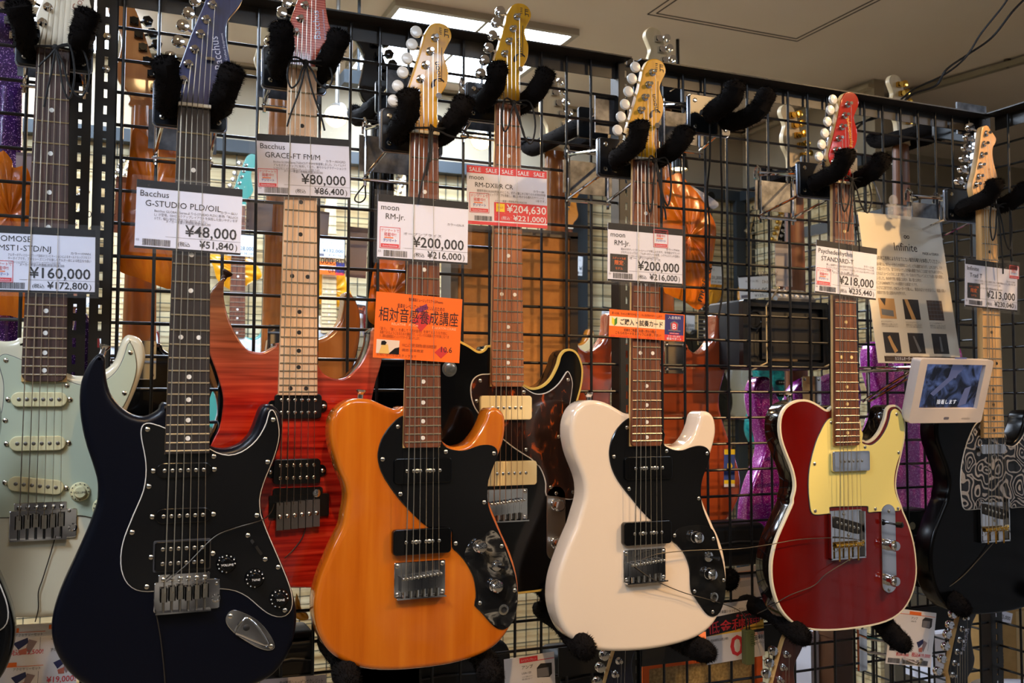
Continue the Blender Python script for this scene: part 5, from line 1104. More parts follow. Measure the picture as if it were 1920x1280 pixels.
SCRM = mat('frame_screen', (20, 30, 60), .2); nt = SCRM.node_tree; bs = nt.nodes['Principled BSDF']; tcn = nt.nodes.new('ShaderNodeTexCoord'); nz = nt.nodes.new('ShaderNodeTexNoise'); nz.inputs['Scale'].default_value = 26; nz.inputs['Detail'].default_value = 5; nz.inputs['Distortion'].default_value = 1.5
nt.links.new(tcn.outputs['Object'], nz.inputs['Vector']); cr = nt.nodes.new('ShaderNodeValToRGB'); e = cr.color_ramp.elements; e[0].position = .42; e[0].color = lin((14, 18, 32)); e[1].position = .75; e[1].color = lin((110, 130, 190)); nt.links.new(nz.outputs['Fac'], cr.inputs[0]); nt.links.new(cr.outputs[0], bs.inputs['Emission Color']); bs.inputs['Emission Strength'].default_value = .55; SCRM.cycles.emission_sampling = 'NONE'; bs.inputs['Base Color'].default_value = lin((8, 9, 14))
sc_ = fr('screen', MB().slab(ii, .0, .003, .0003, 1), SCRM)
SCL = mat('screen_light', (120, 132, 178), .4, emit=.5)
q = MB()
q.add([(-.045, -.0006, .055), (-.035, -.0006, .05), (.03, -.0006, .105), (.02, -.0006, .11)], [(0, 1, 2, 3)]); q.add([(.03, -.0006, .03), (.05, -.0006, .035), (.055, -.0006, .07), (.04, -.0006, .065)], [(0, 1, 2, 3)]); q.add([(.0, -.0005, .125), (.03, -.0005, .125), (.012, -.0005, .085), (-.008, -.0005, .085)], [(0, 1, 2, 3)])
fr('screen_picture', q, mat('screen_picture', (84, 92, 130), .4, emit=.35), sc_)
lt = lettering(t, [('接着します', 0, H*.29, .010, 'c')], nn_*.001, mat('screen_text', (220, 226, 240), .4, emit=.6), ux, uy)
lettering(t, [('mionko', W*.27, H*.055, .007, 'c')], nn_*.0085, mat('frame_grey_ink', (168, 158, 150), .5), ux, uy, 'brand_lettering')
fr('sensor_window', MB().slab(rrect(.0, H*.075, .013, .005, .002), -.0085, -.007, .0004, 1), INKG)
# wire shelf bracket holding the frame
a = U(1612, 690, -.02)
t = thing('wire_bracket', 'chrome wire bracket arm carrying the digital photo frame', 'bracket', a)
A = lambda x, y, Y: U(x, y, Y)-a
part('top_wire', MB().tube([A(1612, 690, -.02), A(1720, 688, -.16)], .003, 8).tube([A(1612, 696, -.01), A(1730, 692, -.12)], .003, 8), CHROME, t)
part('strut', MB().tube([A(1618, 752, -.01), A(1712, 694, -.15)], .003, 8), CHROME, t); part('strut', MB().tube([A(1630, 752, -.01), A(1722, 698, -.14)], .003, 8), CHROME, t)
part('upright', MB().tube([A(1628, 752, -.008), A(1626, 690, -.008)], .003, 8), CHROME, t)
# ---------------------------------------------------------------- leaflets lower down
LEAF = mat('leaflet_paper', (232, 226, 226), .4)
def amp_pic(c, u, v, w, h):
    c.poly([(u, v+h*.25), (u+w*.25, v), (u+w, v+h*.06), (u+w, v+h*.8), (u+w*.82, v+h), (u, v+h*.9)], PHB, 2, 'picture'); c.rect(u+w*.03, v+h*.32, u+w*.78, v+h*.92, mat('pic_grey', (120, 118, 122), .6), 3, 'picture')
def set_pic(c, u, v, w, h):
    c.poly([(u, v+h*.3), (u+w*.5, v), (u+w*.55, v+h*.3), (u+w*.2, v+h*.7)], mat('pic_navy', (40, 44, 86), .6), 2, 'picture'); c.poly([(u+w*.55, v+h*.1), (u+w*.85, v+h*.25), (u+w*.6, v+h), (u+w*.45, v+h*.7)], mat('pic_tan', (150, 128, 130), .6), 2, 'picture'); c.poly([(u+w*.2, v+h*.75), (u+w*.5, v+h*.6), (u+w*.5, v+h), (u+w*.25, v+h)], mat('pic_orange', (200, 110, 90), .6), 3, 'picture'); c.rect(u+w*.95, v, u+w*.965, v+h*.85, INKG, 2, 'picture')
c = Card('leaflet', 'white leaflet with red prices under the cream and mint guitar', (-5, 1173), (150, 1165), (0, 1330), -.03, 'leaflet', LEAF)
for v in (.04, .45): 
    c.rect(.02, v, .26, v+.05, INKO, 2); c.rect(.02, v+.05, .58, v+.056, INKO, 2); c.text([('アクセサリーセット', .22, v+.10, .04, 'l', .33)], INK); set_pic(c, .20, v+.12, .34, .20)
c.text([('税込 12,500!', .57, .36, .075, 'r', .42, True), ('税込 12,500!', .57, .77, .075, 'r', .42, True), ('¥19,000!', .99, .72, .10, 'r', .36, True)], INKR)
c.rect(.62, .02, .98, .07, INKO, 2); c.text([('ルイスアンプセット', .64, .06, .04, 'l', .3)], PAPER, 3); c.text([('アンプ', .66, .14, .055, 'l'), ('LGA-15S', .66, .20, .035, 'l'), ('アクセサリーセット', .66, .34, .045, 'l', .32)], INK); set_pic(c, .70, .42, .28, .2); c.done()
c = Card('leaflet', 'white leaflet with a small amplifier picture below the amber wood guitar', (945, 1236), (1039, 1221), (946, 1345), -.06, 'leaflet', LEAF)
c.rect(.30, .02, .66, .10, INKR, 2); c.rect(.30, .10, .99, .112, INKR, 2); c.text([('ルイスアンプセット', .33, .09, .05, 'l', .3)], PAPER, 3); c.text([('アンプ', .34, .22, .075, 'l'), ('LGA-15S', .34, .31, .05, 'l'), ('アクセサリーセット', .34, .56, .07, 'l', .42)], INK); c.text([('トランジスタ搭載コンボアンプ', .34, .37, .03, 'l', .2), ('練習に最適な小型アンプ', .34, .41, .03, 'l', .2)], INKG); amp_pic(c, .64, .17, .30, .26); set_pic(c, .55, .62, .4, .3); c.text([('¥12,000!', .27, .62, .10, 'r', .3, True)], INKR); c.done()
c = Card('leaflet', 'white leaflet reading 19,000 yen with barcodes behind the right fuzzy rest', (1672, 1139), (1756, 1149), (1658, 1243), -.13, 'leaflet', LEAF)
c.rect(.40, .02, .66, .075, INKO, 2); c.rect(.10, .075, .98, .083, INKO, 2); c.rect(.08, .42, .34, .475, INKO, 2); c.text([('アンプ', .45, .16, .055, 'l'), ('LGA-15S', .45, .21, .035, 'l'), ('アクセサリーセット', .16, .51, .035, 'l', .2), ('ソフトケース', .06, .53, .03, 'l', .12)], INK); amp_pic(c, .70, .10, .22, .2); set_pic(c, .22, .53, .24, .2); set_pic(c, .62, .5, .28, .24); c.poly([(.05, .6), (.16, .6), (.16, .76), (.04, .76)], PHB, 2, 'picture')
c.text([('税込¥10,000!', .48, .84, .07, 'r', .28, True), ('税込¥19,000!', .96, .83, .09, 'r', .42, True)], INKR)
for k, u in enumerate((.04, .36, .66)): barcode(c, u, .89, u+.26, .98, INK, 20+k)
c.done()
c = Card('campaign_poster', 'zero interest campaign poster with a big red 0 beside the white guitar', (1322, 1136), (1430, 1121), (1328, 1246), -.04, 'poster', LEAF)
c.rect(0, .46, 1, .52, mat('ink_amber', (240, 190, 70), .6), 1); c.rect(.6, .36, 1, .50, mat('ink_amber'), 1); c.text([('島村楽器ショッピングクレジット', .5, .16, .06, 'c', .62)], INK)
c.poly([(0, .22), (.85, .16), (.95, .26), (.93, .40), (.5, .48), (0, .52)], INK, 2); c.text([('低金利', .33, .47, .22, 'c', .6, True), ('実施中', .74, .42, .14, 'c', .36, True), ('キャンペーン', .72, .27, .07, 'c', .4, True)], INKR, 3); c.text([('0', .52, .92, .50, 'c', .24, True), ('%', .74, .92, .2, 'c', .12, True)], INKR, 3)
c.text([('1回100,000円以上お買上の場合', .22, .62, .05, 'c', .3), ('低金利', .91, .70, .09, 'c', .16, True), ('キャンペーン', .9, .78, .06, 'c', .18)], INK, 3); c.rect(.80, .52, 1, .57, INK, 2); c.text([('最大120回', .9, .62, .06, 'c', .18, True)], INKO, 3); c.done()
c = Card('leaflet', 'pale reversed leaflet above the zero interest poster', (1368, 1066), (1424, 1058), (1366, 1135), .012, 'leaflet', mat('leaflet_back', (196, 190, 192), .6)); c.rect(.1, .12, .8, .2, mat('faint_orange', (206, 160, 140), .6), 1); c.rect(.3, .38, .7, .55, mat('faint_grey', (170, 166, 170), .6), 1); c.text([('¥10,000', .5, .36, .12, 'c', .4)], mat('faint_orange')); c.done()
c = Card('leaflet', 'shopping credit leaflet at the bottom between the blue and amber guitars', (488, 1274), (612, 1264), (490, 1345), -.06, 'leaflet', mat('leaflet_grey', (196, 186, 190), .5)); c.text([('島村楽器ショッピングクレジット', .62, .22, .17, 'c', .66)], INK); c.text([('夏の特別企画', .2, .24, .12, 'c', .22)], INKR); c.done()
a = U(1403, 1245, -.07)
t = thing('green_tag_box', 'olive green plastic box hanging in front of the zero interest poster', 'box', a)
OLV = mat('olive_plastic', (96, 104, 62), .5); part('case', MB().slab(rrect(0, .032, .018, .062, .002), -.008, .008, .0015, 2), OLV, t)
for k in range(6): part('ridge', MB().box((.0, -.0095, .036+.004*k), (.009, -.008, .038+.004*k)), OLV, t, False)
part('pins', MB().tube([(-.003, 0, .06), (-.003, 0, .085)], .0012, 6).tube([(.003, 0, .06), (.003, 0, .085)], .0012, 6), BLACKM, t)

for m_ in ('screen_light', 'screen_picture', 'screen_text'): MATS[m_].cycles.emission_sampling = 'NONE'
# ---------------------------------------------------------------- guitars hung on the far side of the grid (seen from behind)
HTOP = max(z for x, z in HEADS); MTOP = max(z for x, z in MOONH)
def sparkle(name, c1, c2, c3): return tex(name, 'cell', [(0, c1), (.82, c1), (.9, c2), (.985, c3)], (900, 900, 900), .2, .2, coat=.7)
MAGE = sparkle('magenta_sparkle', (140, 20, 130), (180, 50, 170), (255, 190, 250))
PURP = sparkle('purple_sparkle', (54, 20, 84), (92, 44, 130), (220, 170, 240))
RUST = tex('rust_stain', 'noise', [(.3, (146, 62, 30)), (.7, (168, 78, 40))], (20, 20, 5), .12, coat=.8)
HONEY = tex('honey_wood', 'noise', [(.3, (150, 92, 44)), (.7, (176, 114, 60))], (40, 30, 4), .2, coat=.6)
PALEH = tex('pale_headstock', 'noise', [(.3, (206, 182, 138)), (.7, (222, 200, 160))], (60, 50, 8), .35)
def backG(label, hx, hy, nx, ny, Y, head, bodym, headm, neckm, btn, plate=True, shape=None, guard=WHITEP, drop=0, x0=None):
    tp = MTOP if head == 'm' else HTOP
    a = U(hx, hy, Y); n = U(nx, ny, Y)
    g = Gt('electric_guitar', label, n.x if x0 is None else x0, Y, a.z-tp, PI, 'guitars hung on the far side of the grid')
    g.len = .65+drop*1.39; dn = lambda l: [(x, z-drop) for x, z in l]
    g.body(rel(dn(shape or STRAT)), bodym, r=.008); g.neck(ROSED, neckm, 21, detail=False)
    o, tpz, b = (MOONH, MOONT, MOONB) if head == 'm' else (HEADS, HEADT, HEADB)
    g.head(rel(o), headm, headm, rel(tpz), btn, rel(b), simple=True)
    g.guard(rel(dn(RGH if shape else STRATG)), guard, None)
    if plate:
        yb = g.yf+.044; zc = g.ze+.035
        p = part('neck_plate', MB().slab(rrect(0, zc, .051, .064, .003), yb, yb+.002, .0005, 1), CHROME, g.t)
        for sx in (-1, 1):
            for sz in (-1, 1): ob('screw', SCREW, p, (sx*.019, yb+.002, zc+sz*.025), (0, 0, PI))
    return g
backG('purple sparkle guitar seen from behind at the far left edge', 14, -30, 12, 300, .13, 'm', PURP, PURP, PURP, 'chrome')
backG('dark guitar with amber neck and black tuners seen from behind near the posts', 240, 2, 266, 400, .21, 's', BLACKG, HONEY, HONEY, 'black')
backG('honey coloured guitar seen from behind the red flamed guitar', 515, -14, 522, 450, .14, 's', HONEY, PALEH, HONEY, 'black')
gb = backG('black guitar with pointed black headstock seen from behind', 712, 50, 713, 380, .21, 's', BLACKG, BLACKG, BLACKG, 'black', False)
gk = backG('guitar with pale headstock and chrome tuners seen from behind the tan board', 1028, 140, 1036, 350, .29, 'm', RUST, PALEH, HONEY, 'chrome')
gr = backG('rust red guitar with chrome neck plate seen from behind the white guitar', 1240, 62, 1252, 600, .17, 'm', RUST, PALEH, HONEY, 'chrome', drop=.085, x0=1.05)
gm = backG('magenta sparkle guitar seen from behind left of the dark red guitar', 1497, 205, 1510, 500, .17, 'm', MAGE, PALEH, NECKD, 'gold', shape=RSH, drop=.03, x0=1.395)
gq = backG('magenta sparkle guitar seen from behind the digital photo frame', 1697, 150, 1700, 500, .235, 'm', MAGE, PALEH, NECKD, 'gold', shape=RSH, drop=.08, x0=1.775)
# their small hangers
for gg, nm in ((gk, 'the pale headstock'), (gr, 'the rust red guitar'), (gm, 'the left magenta guitar'), (gq, 'the right magenta guitar'), (gb, 'the black pointed guitar')):
    t = thing('guitar_hanger', 'fuzzy hanger on the far side of the grid under '+nm, 'hanger', (gg.x0, 0, gg.z0+.012), group='far side hangers')
    part('bracket', MB().box((-.045, .012, -.036), (.045, .016, .036)), STEEL, t, False)
    part('plate', MB().slab(rrect(0, 0, .095, .06, .006), .075, .083, .001, 1), mat('hanger_plate'), t)
    part('bracket_wire', MB().tube([(-.04, .014, .0), (-.036, .08, 0)], .003).tube([(.04, .014, .0), (.036, .08, 0)], .003), CHROME, t)
    for s in (-1, 1): fur_arm(t, [(s*.02, .085, 0), (s*.034, .13, 0), (s*.036, gg.Y+.02, .004), (s*.044, gg.Y+.045, .03)], .015, .017, hairs=500)
# ---------------------------------------------------------------- bags, boards, amplifier behind the grid
def pillow(px, Y, th, bump=.004, seed=1, n=90):
    o = spline([(p.x, p.z) for p in (U(x, y, Y) for x, y in px)], n); r = random.Random(seed); nn = inset_normals(o)
    cx = sum(x for x, z in o)/len(o); cz = sum(z for x, z in o)/len(o); rings = [(0, 0), (.12, .55), (.3, .8), (.55, .95), (.8, 1.0)]; mb = MB(); vs = []; k = len(o)
    for sgn in (-1, 1):
        for f, h in rings:
            for i, (x, z) in enumerate(o):
                j = math.sin(x*90+z*60+seed)*math.sin(z*110-x*40+seed*2)
                vs.append((x+(cx-x)*f, Y+sgn*th/2*h+bump*j*h, z+(cz-z)*f))
    R = len(rings); fs = []
    for s_ in range(2):
        b = s_*R*k
        for i in range(R-1):
            for j in range(k): fs.append((b+i*k+j, b+i*k+(j+1) % k, b+(i+1)*k+(j+1) % k, b+(i+1)*k+j))
        c = len(vs); vs.append((cx, Y+(-1, 1)[s_]*th/2, cz))
        for j in range(k): fs.append((b+(R-1)*k+j, b+(R-1)*k+(j+1) % k, c))
    for j in range(k): fs.append((j, R*k+j, R*k+(j+1) % k, (j+1) % k))
    base = Vector((cx, Y, min(z for x, z in o)))
    return MB().add([tuple(Vector(v)-base) for v in vs], fs), base
BAGM = tex('orange_bag_film', 'noise', [(.3, (214, 100, 6)), (.7, (236, 132, 16))], (26, 26, 9), .25, coat=.3, bump=1.0, detail=3, dist=1.2)
BAGY = tex('yellow_bag_film', 'noise', [(.3, (222, 146, 16)), (.7, (236, 168, 34))], (14, 14, 14), .25, coat=.3, bump=.4)
def bag(label, px, Y, m=BAGM, th=.012, seed=1, word=None, cords=()):
    mb, base = pillow(px, Y, th, .003, seed); t = thing('plastic_bag', label, 'bag', base, group='orange plastic bags')
    part('film', mb, m, t, ang=60)
    for (x0, y0), (x1, y1) in cords: part('drawstring', MB().tube([U(x0, y0, Y)-base, U(x1, y1, Y)-base], .0016, 6), CORDM, t)
    if word:
        a = U(*word[1], Y)-base; b = U(*word[2], Y)-base; ux = (b-a).normalized(); uy = Vector((-ux.z, 0, ux.x))
        if word[4]: ux, a = -ux, b
        lettering(t, [(word[0], 0, 0, word[3], 'l', (b-a).length or None, True)], a+Vector((0, -th*.62, 0)), INK, ux, uy)
    return t
bag('crumpled orange plastic bag behind the dark blue guitar neck', [(252, 240), (290, 268), (296, 258), (308, 254), (316, 272), (334, 290), (337, 400), (330, 520), (322, 541), (300, 537), (262, 522), (222, 506), (220, 470), (226, 420), (232, 380), (242, 300)], .05, cords=(((303, 256), (310, 215)),), seed=3)
cb = crop(1220, 300, 3.763, [(105, 150), (170, 95), (215, 95), (260, 160), (330, 230), (400, 340), (460, 470), (450, 620), (430, 760), (410, 950), (340, 1055), (240, 1000), (130, 950), (90, 900), (80, 600), (95, 300)])
bag('big orange plastic bag with black lettering right of the white guitar neck', cb, .045, seed=5, word=('music &', crop(1220, 300, 3.763, [(345, 1005)])[0], crop(1220, 300, 3.763, [(420, 760)])[0], .022, False), cords=(((1264, 325), (1263, 262)), ((1276, 325), (1275, 262))))
bag('orange plastic bag at the left edge behind the cream guitar neck', [(-30, 300), (0, 285), (8, 283), (22, 300), (26, 314), (49, 313), (59, 350), (55, 430), (52, 520), (48, 590), (20, 592), (-30, 570), (-40, 420)], .05, seed=7)
bag('orange plastic bag behind the orange lesson card', [(706, 490), (740, 484), (772, 490), (775, 560), (770, 618), (735, 615), (700, 608), (689, 590), (694, 540)], .05, seed=9)
pts, base = pillow(crop(1220, 300, 3.763, [(255, 170), (330, 205), (475, 300), (440, 345), (380, 300), (300, 240)]), .075, .006, .001, 4); t = thing('clear_bag', 'clear plastic bag sticking out behind the big orange bag', 'bag', base); part('film', pts, mat('clear_bag_film', (220, 222, 230), .2, alpha=.55), t)
# tan hardboard box
HARD = tex('hardboard', 'noise', [(.3, (168, 110, 50)), (.7, (186, 128, 64))], (60, 60, 60), .8, detail=6)
a, b = U(858, 432, .10), U(1068, 770, .10)
t = thing('hardboard_panel', 'tan hardboard panel with grey edge behind the black tortoiseshell guitar', 'board', ((a.x+b.x)/2, .10, b.z-.02))
w2 = (b.x-a.x)/2; h2 = a.z-b.z+.02
part('board', MB().box((-w2, 0, 0), (w2, .008, h2)), HARD, t, False); part('side_frame', MB().box((w2, -.004, 0), (w2+.016, .05, h2+.004)), mat('grey_frame', (92, 80, 66), .5), t, False)
part('top_frame', MB().box((-w2, -.004, h2), (w2+.016, .05, h2+.012)), mat('grey_frame'), t, False); part('left_frame', MB().box((-w2-.014, -.004, 0), (-w2, .05, h2+.004)), mat('grey_frame'), t, False); part('bottom_frame', MB().box((-w2-.014, -.004, -.012), (w2+.016, .05, 0)), mat('grey_frame'), t, False)
# practice amp strapped behind the grid
a, b = U(1393, 560, .03), U(1555, 693, .03)
t = thing('practice_amp', 'small black practice amplifier strapped behind the grid left of the dark red guitar', 'amplifier', ((a.x+b.x)/2, .03, b.z)); w2 = (b.x-a.x)/2; h2 = a.z-b.z
part('cabinet', MB().slab(rrect(0, h2/2, 2*w2, h2, .006), .012, .12, .004, 2), BLACKM, t)
part('rim', ring(rrect(0, h2/2, 2*w2, h2, .006), rrect(0, h2/2, 2*w2-.03, h2-.028, .004), 0, .014), BLACKP, t)
part('back_panel', MB().box((-w2+.05, .006, .02), (w2-.016, .012, h2-.03)), mat('amp_panel', (28, 25, 22), .35), t, False)
part('slot', MB().slab(rrect(-.005, .018, .066, .005, .002), .002, .008, .0006, 1), mat('amp_slot', (110, 92, 66), .4, .3), t)
part('speaker_vent', MB().lathe((-w2+.035, .010, h2-.04), [(.02, 0), (.02, .003), (.016, .003), (.014, .001)], 20), BLACKP, t); part('socket', MB().box((-w2+.062, .001, .034), (-w2+.075, .007, .046)), BLACKP, t, False)
for x in (-w2+.05, w2-.004):
    part('strap', MB().tube([(x, -.05, h2+.02), (x, -.008, h2*.9), (x, -.008, h2*.4), (x+.002, -.006, .012), (x-.03, .0, -.003)], .0018, 6), mat('strap_cream', (206, 186, 146), .5), t)
a = U(1495, 560, .06); t = thing('foot_controller', 'silver multi effects pedal with rows of buttons on top of the practice amplifier', 'pedal', a)
part('case', MB().add([(-.05, 0, 0), (.05, 0, 0), (.04, .03, .022), (-.055, .03, .022), (-.05, .004, -.006), (.05, .004, -.006), (.04, .05, .016), (-.055, .05, .016)], [(0, 1, 2, 3), (4, 7, 6, 5), (0, 4, 5, 1), (1, 5, 6, 2), (2, 6, 7, 3), (3, 7, 4, 0)]), mat('pedal_silver', (176, 178, 184), .3, .7), t, False)
BT = MB().lathe((0, 0, 0), [(.0042, 0), (.004, .002), (.002, .0026)], 12, (0, -.6, .8)).mesh('button', PEARL)
for r in range(2):
    for k in range(6): ob('button', BT, t, (-.038+.0145*k-.004*r, .008+.013*r, .006+.0095*r))
# ---------------------------------------------------------------- reversed tags of the far side guitars
GREYT = mat('tag_back', (150, 146, 152), .6); GREYI = mat('tag_back_ink', (108, 102, 106), .7)
for lab, TL, TR, BL, Y, l1, l2 in (('grey back of a price tag showing mirrored digits left of the red flamed guitar neck', (463, 372), (512, 377), (463, 430), .10, '¥28,400', '¥30,672'), ('grey back of a price tag showing mirrored zeros right of the red flamed guitar neck', (652, 424), (690, 428), (651, 519), .10, '¥78,000', '¥84,440'),
        ('grey back of a price tag hanging from the paisley side near the practice amplifier', (1453, 456), (1484, 458), (1452, 536), .10, '¥98,000', '¥109,840'), ('pale back of a price tag behind the cream guitar neck at the left', (30, 285), (70, 288), (28, 345), .10, 'Z NT-', ''), ('brown tinted back of a price tag beside the slotted posts', (218, 330), (246, 333), (218, 436), .11, '¥80,000', '¥86,400'), ('grey back of a tag right of the red flamed guitar neck at fret height', (596, 395), (618, 398), (595, 440), .11, '', '')):
    c = Card('price_tag', lab, TL, TR, BL, Y, group='reversed price tags', paper=GREYT, mirror=True)
    c.rect(0, 0, 1, .1, GREYI); 
    if l1: c.text([(l1, .12, .78, .17, 'l')], GREYI)
    if l2: c.text([(l2, .12, .95, .12, 'l')], GREYI)
    c.done()
# ---------------------------------------------------------------- guitars and tags on the plank wall
YW = 1.955
PEARLG = tex('pearloid', 'cell', [(0, (196, 204, 214)), (1, (244, 246, 250))], (60, 60, 60), .25)
TEAL = mat('teal_gloss', (60, 138, 128), .2, coat=.6); TEALQ = tex('teal_quilt', 'noise', [(.3, (10, 70, 80)), (.7, (30, 160, 150))], (26, 26, 40), .15, coat=.8, dist=1.5)
def wallG(label, nut, bodym, guardm, headm, board, neckm=NECKW, btn='chrome', hum=False, Y=YW, shape='s'):
    a = U(*nut, Y); g = Gt('electric_guitar', label, a.x, Y, a.z, 0, 'guitars on the plank wall')
    g.body(rel(STRAT), bodym, r=.007, n=120); g.guard(rel(STRATG), guardm, None, n=100); g.neck(board, neckm, 21, detail=False, dots=(BLACKM if board in (MAPLE, MAPLEY) else MOP))
    g.head(rel(HEADS), headm, NECKW, rel(HEADT), btn, rel(HEADB), gears=False)
    zb = NZ-g.len
    for dz in (.045, .09, .135): g.pickup((0, zb+dz), .083, .02, BLACKG)
    part('bridge_plate', MB().slab(rrect(0, zb-.008, .08, .045, .003), g.yf-.008, g.yf, .001, 1), CHROME, g.t)
    return g
MAPLEL = tex('maple_light', 'noise', [(.3, (226, 200, 150)), (.7, (238, 216, 172))], (120, 60, 9), .4)
wallG('teal guitar with pearl pickguard on the plank wall behind the red flamed guitar', (449, 385), TEAL, PEARLG, TEAL, ROSE)
wallG('pale maple necked guitar with pearl pickguard on the plank wall', (620, 386), mat('cream_gloss', (226, 214, 184), .2, coat=.5), PEARLG, MAPLEL, MAPLEL)
wallG('guitar with pearl pickguard on the plank wall behind the slotted posts', (150, 440), TEAL, PEARLG, MAPLEL, ROSE)
wallG('dark red edged guitar with pearl pickguard on the plank wall behind the blue guitar neck', (229, 385), mat('wine_gloss', (90, 18, 18), .2, coat=.5), PEARLG, MAPLEL, MAPLEL, Y=YW-.07)
wallG('guitar with pearl pickguard on the plank wall behind the amber wood guitar neck', (752, 400), mat('wine_gloss'), PEARLG, MAPLEL, MAPLEL, Y=YW-.07)
SUNB = tex('sunburst_flame', 'wave', [(0, (150, 70, 12)), (1, (214, 140, 40))], (14, 14, 60), .2, coat=.6, dist=2)
wallG('sunburst guitar on the plank wall right of the tan board', (1066, 428), SUNB, CREAM, SUNB, ROSE, btn='black')
wallG('white guitar with black headstock on the plank wall in the corner', (1418, 452), mat('white_wall_gloss', (226, 230, 226), .2, coat=.5), mat('white_wall_guard', (214, 220, 216), .3), BLACKG, EBONY)
wallG('black guitar on the plank wall between the orange bag and the white wall guitar', (1320, 440), BLACKG, GUARDK, BLACKG, EBONY, Y=YW-.07)
wallG('teal quilted guitar in the corner behind the magenta guitar', (1470, 470), TEALQ, TEALQ, BLACKG, ROSE, btn='gold', Y=1.5)
def walltag(label, TL, TR, BL, p1, p2, Y=YW-.02, lim=False):
    c = Card('price_tag', label, TL, TR, BL, Y, group='price tags on the plank wall', paper=mat('wall_tag_paper', (232, 236, 240), .5))
    c.rect(0, 0, 1, .08, INKB); c.text([(p1, .97, .74, .24, 'r', .72, True), (p2, .97, .93, .15, 'r', .52)], mat('ink_teal', (40, 70, 84), .6)); c.text([('モデル名', .2, .3, .1, 'l', .4)], INKG); c.rect(.03, .82, .3, .95, INKG, 2)
    if lim: limited(c, .1, .4, .9, .8)
    c.done()
walltag('small white tag reading 132,000 yen on the maple necked wall guitar', (592, 443), (646, 447), (592, 481), '¥132,000', '¥142,560')
walltag('small white tag reading 128,000 yen on the teal wall guitar', (428, 435), (478, 439), (428, 478), '¥128,000', '¥138,240')
walltag('small white tag beside the slotted posts on the left wall guitar', (118, 553), (188, 557), (118, 573), '¥132,000', '¥142,560')
walltag('small white tag reading 131,300 yen right of the big orange bag', (1318, 494), (1354, 497), (1318, 531), '¥131,300', '¥141,804')
walltag('small white tag reading 135,000 yen below the big orange bag', (1262, 586), (1303, 589), (1262, 619), '¥135,000', '¥145,800')
walltag('white tag reading 116,000 yen above the practice amplifier', (1384, 517), (1444, 513), (1384, 562), '¥116,000', '¥125,280', Y=1.6)
walltag('narrow white tag on the post left of the white guitar price tag', (1084, 477), (1093, 478), (1084, 516), '¥', '0')
walltag('white tag hanging left of the try-out card', (1129, 574), (1147, 576), (1129, 613), '¥98,000', '')
walltag('small tag with a black limited square near the orange lesson card', (669, 553), (689, 556), (669, 595), '', '', lim=True)
walltag('narrow white tag behind the red flamed guitar neck', (496, 543), (510, 544), (496, 590), '¥', '')
c = Card('tryout_card', 'small orange and navy try-out card on the maple necked wall guitar', (592, 489), (646, 493), (592, 513), YW-.02, 'card', OC); c.rect(0, .3, .7, .65, PAPER, 1); c.rect(.7, 0, 1, 1, mat('ink_navy'), 1); c.rect(.7, .8, 1, 1, INKR, 2); c.text([('ご購入・試奏カード', .35, .58, .25, 'c', .62, True)], INK, 3); c.done()
c = Card('tryout_card', 'small orange and white try-out card by the sunburst wall guitar', (832, 514), (852, 516), (832, 534), YW-.02, 'card', OC); c.rect(0, .2, 1, .6, PAPER, 1); c.text([('ご購入', .6, .55, .3, 'c', .6, True)], INK, 3); c.poly([(.05, .2), (.2, .3), (.2, .6), (.05, .5)], mat('ink_leaf_green'), 2); c.done()
for lab, px, s in (('yellow orange bag behind the teal wall guitar neck', [(392, 478), (428, 480), (470, 486), (491, 516), (470, 530), (440, 545), (410, 528), (400, 500)], 2), ('yellow orange bag behind the maple necked wall guitar', [(592, 510), (640, 508), (650, 530), (660, 562), (640, 575), (600, 570), (588, 560)], 4),
                   ('yellow orange bag behind the corner wall guitar neck', [(1384, 540), (1396, 545), (1396, 590), (1388, 594), (1384, 580)], 5), ('yellow bag below the big orange bag', [(1322, 500), (1352, 520), (1350, 560), (1330, 575), (1318, 560)], 6)):
    bag(lab, px, YW+.03, BAGY, .02, s)
bag('yellow orange bag showing between the blue and amber guitars', [(556, 1112), (562, 1140), (575, 1148), (578, 1160), (562, 1162), (552, 1150)], .02, BAGY, .02, 8)
# ---------------------------------------------------------------- lower row of guitars
def lowG(label, post, idx, Y, headm, bodym, btn='chrome'):
    p = U(*post, Y); hx, hz = HEADT[idx]
    g = Gt('electric_guitar', label, p.x-hx, Y, p.z-hz, 0, 'guitars hanging in the lower row')
    g.body(rel(STRAT), bodym, r=.008, n=120); g.guard(rel(STRATG), GUARDK, None, n=100); g.neck(ROSED, NECKW, 21, detail=False); g.head(rel(HEADS), headm, NECKW, rel(HEADT), btn, rel(HEADB)); g.strings()
    return g
lowG('lower guitar with navy headstock under the white guitar', (1163, 1240), 4, -.12, mat('navy_head', (16, 22, 44), .2, coat=.5), BLACKG)
BROWNH = tex('brown_head', 'noise', [(.3, (60, 26, 18)), (.7, (84, 40, 28))], (80, 60, 8), .25, coat=.5)
g = lowG('lower guitar with reddish brown headstock under the dark red guitar', (1478, 1228), 5, -.13, BROWNH, mat('wine_gloss'))
g = lowG('lower guitar with black headstock under the paisley guitar', (1808, 1180), 4, -.10, mat('dark_head', (20, 19, 22), .3, coat=.3), BLACKG)
a, b = rel([HEADT[2], HEADT[4]]); headlogo(g, (a[0]+.022, a[1]), (b[0]+.022, b[1]), 'Bacchus', .014, mat('silver_logo'), None, wid=.045)
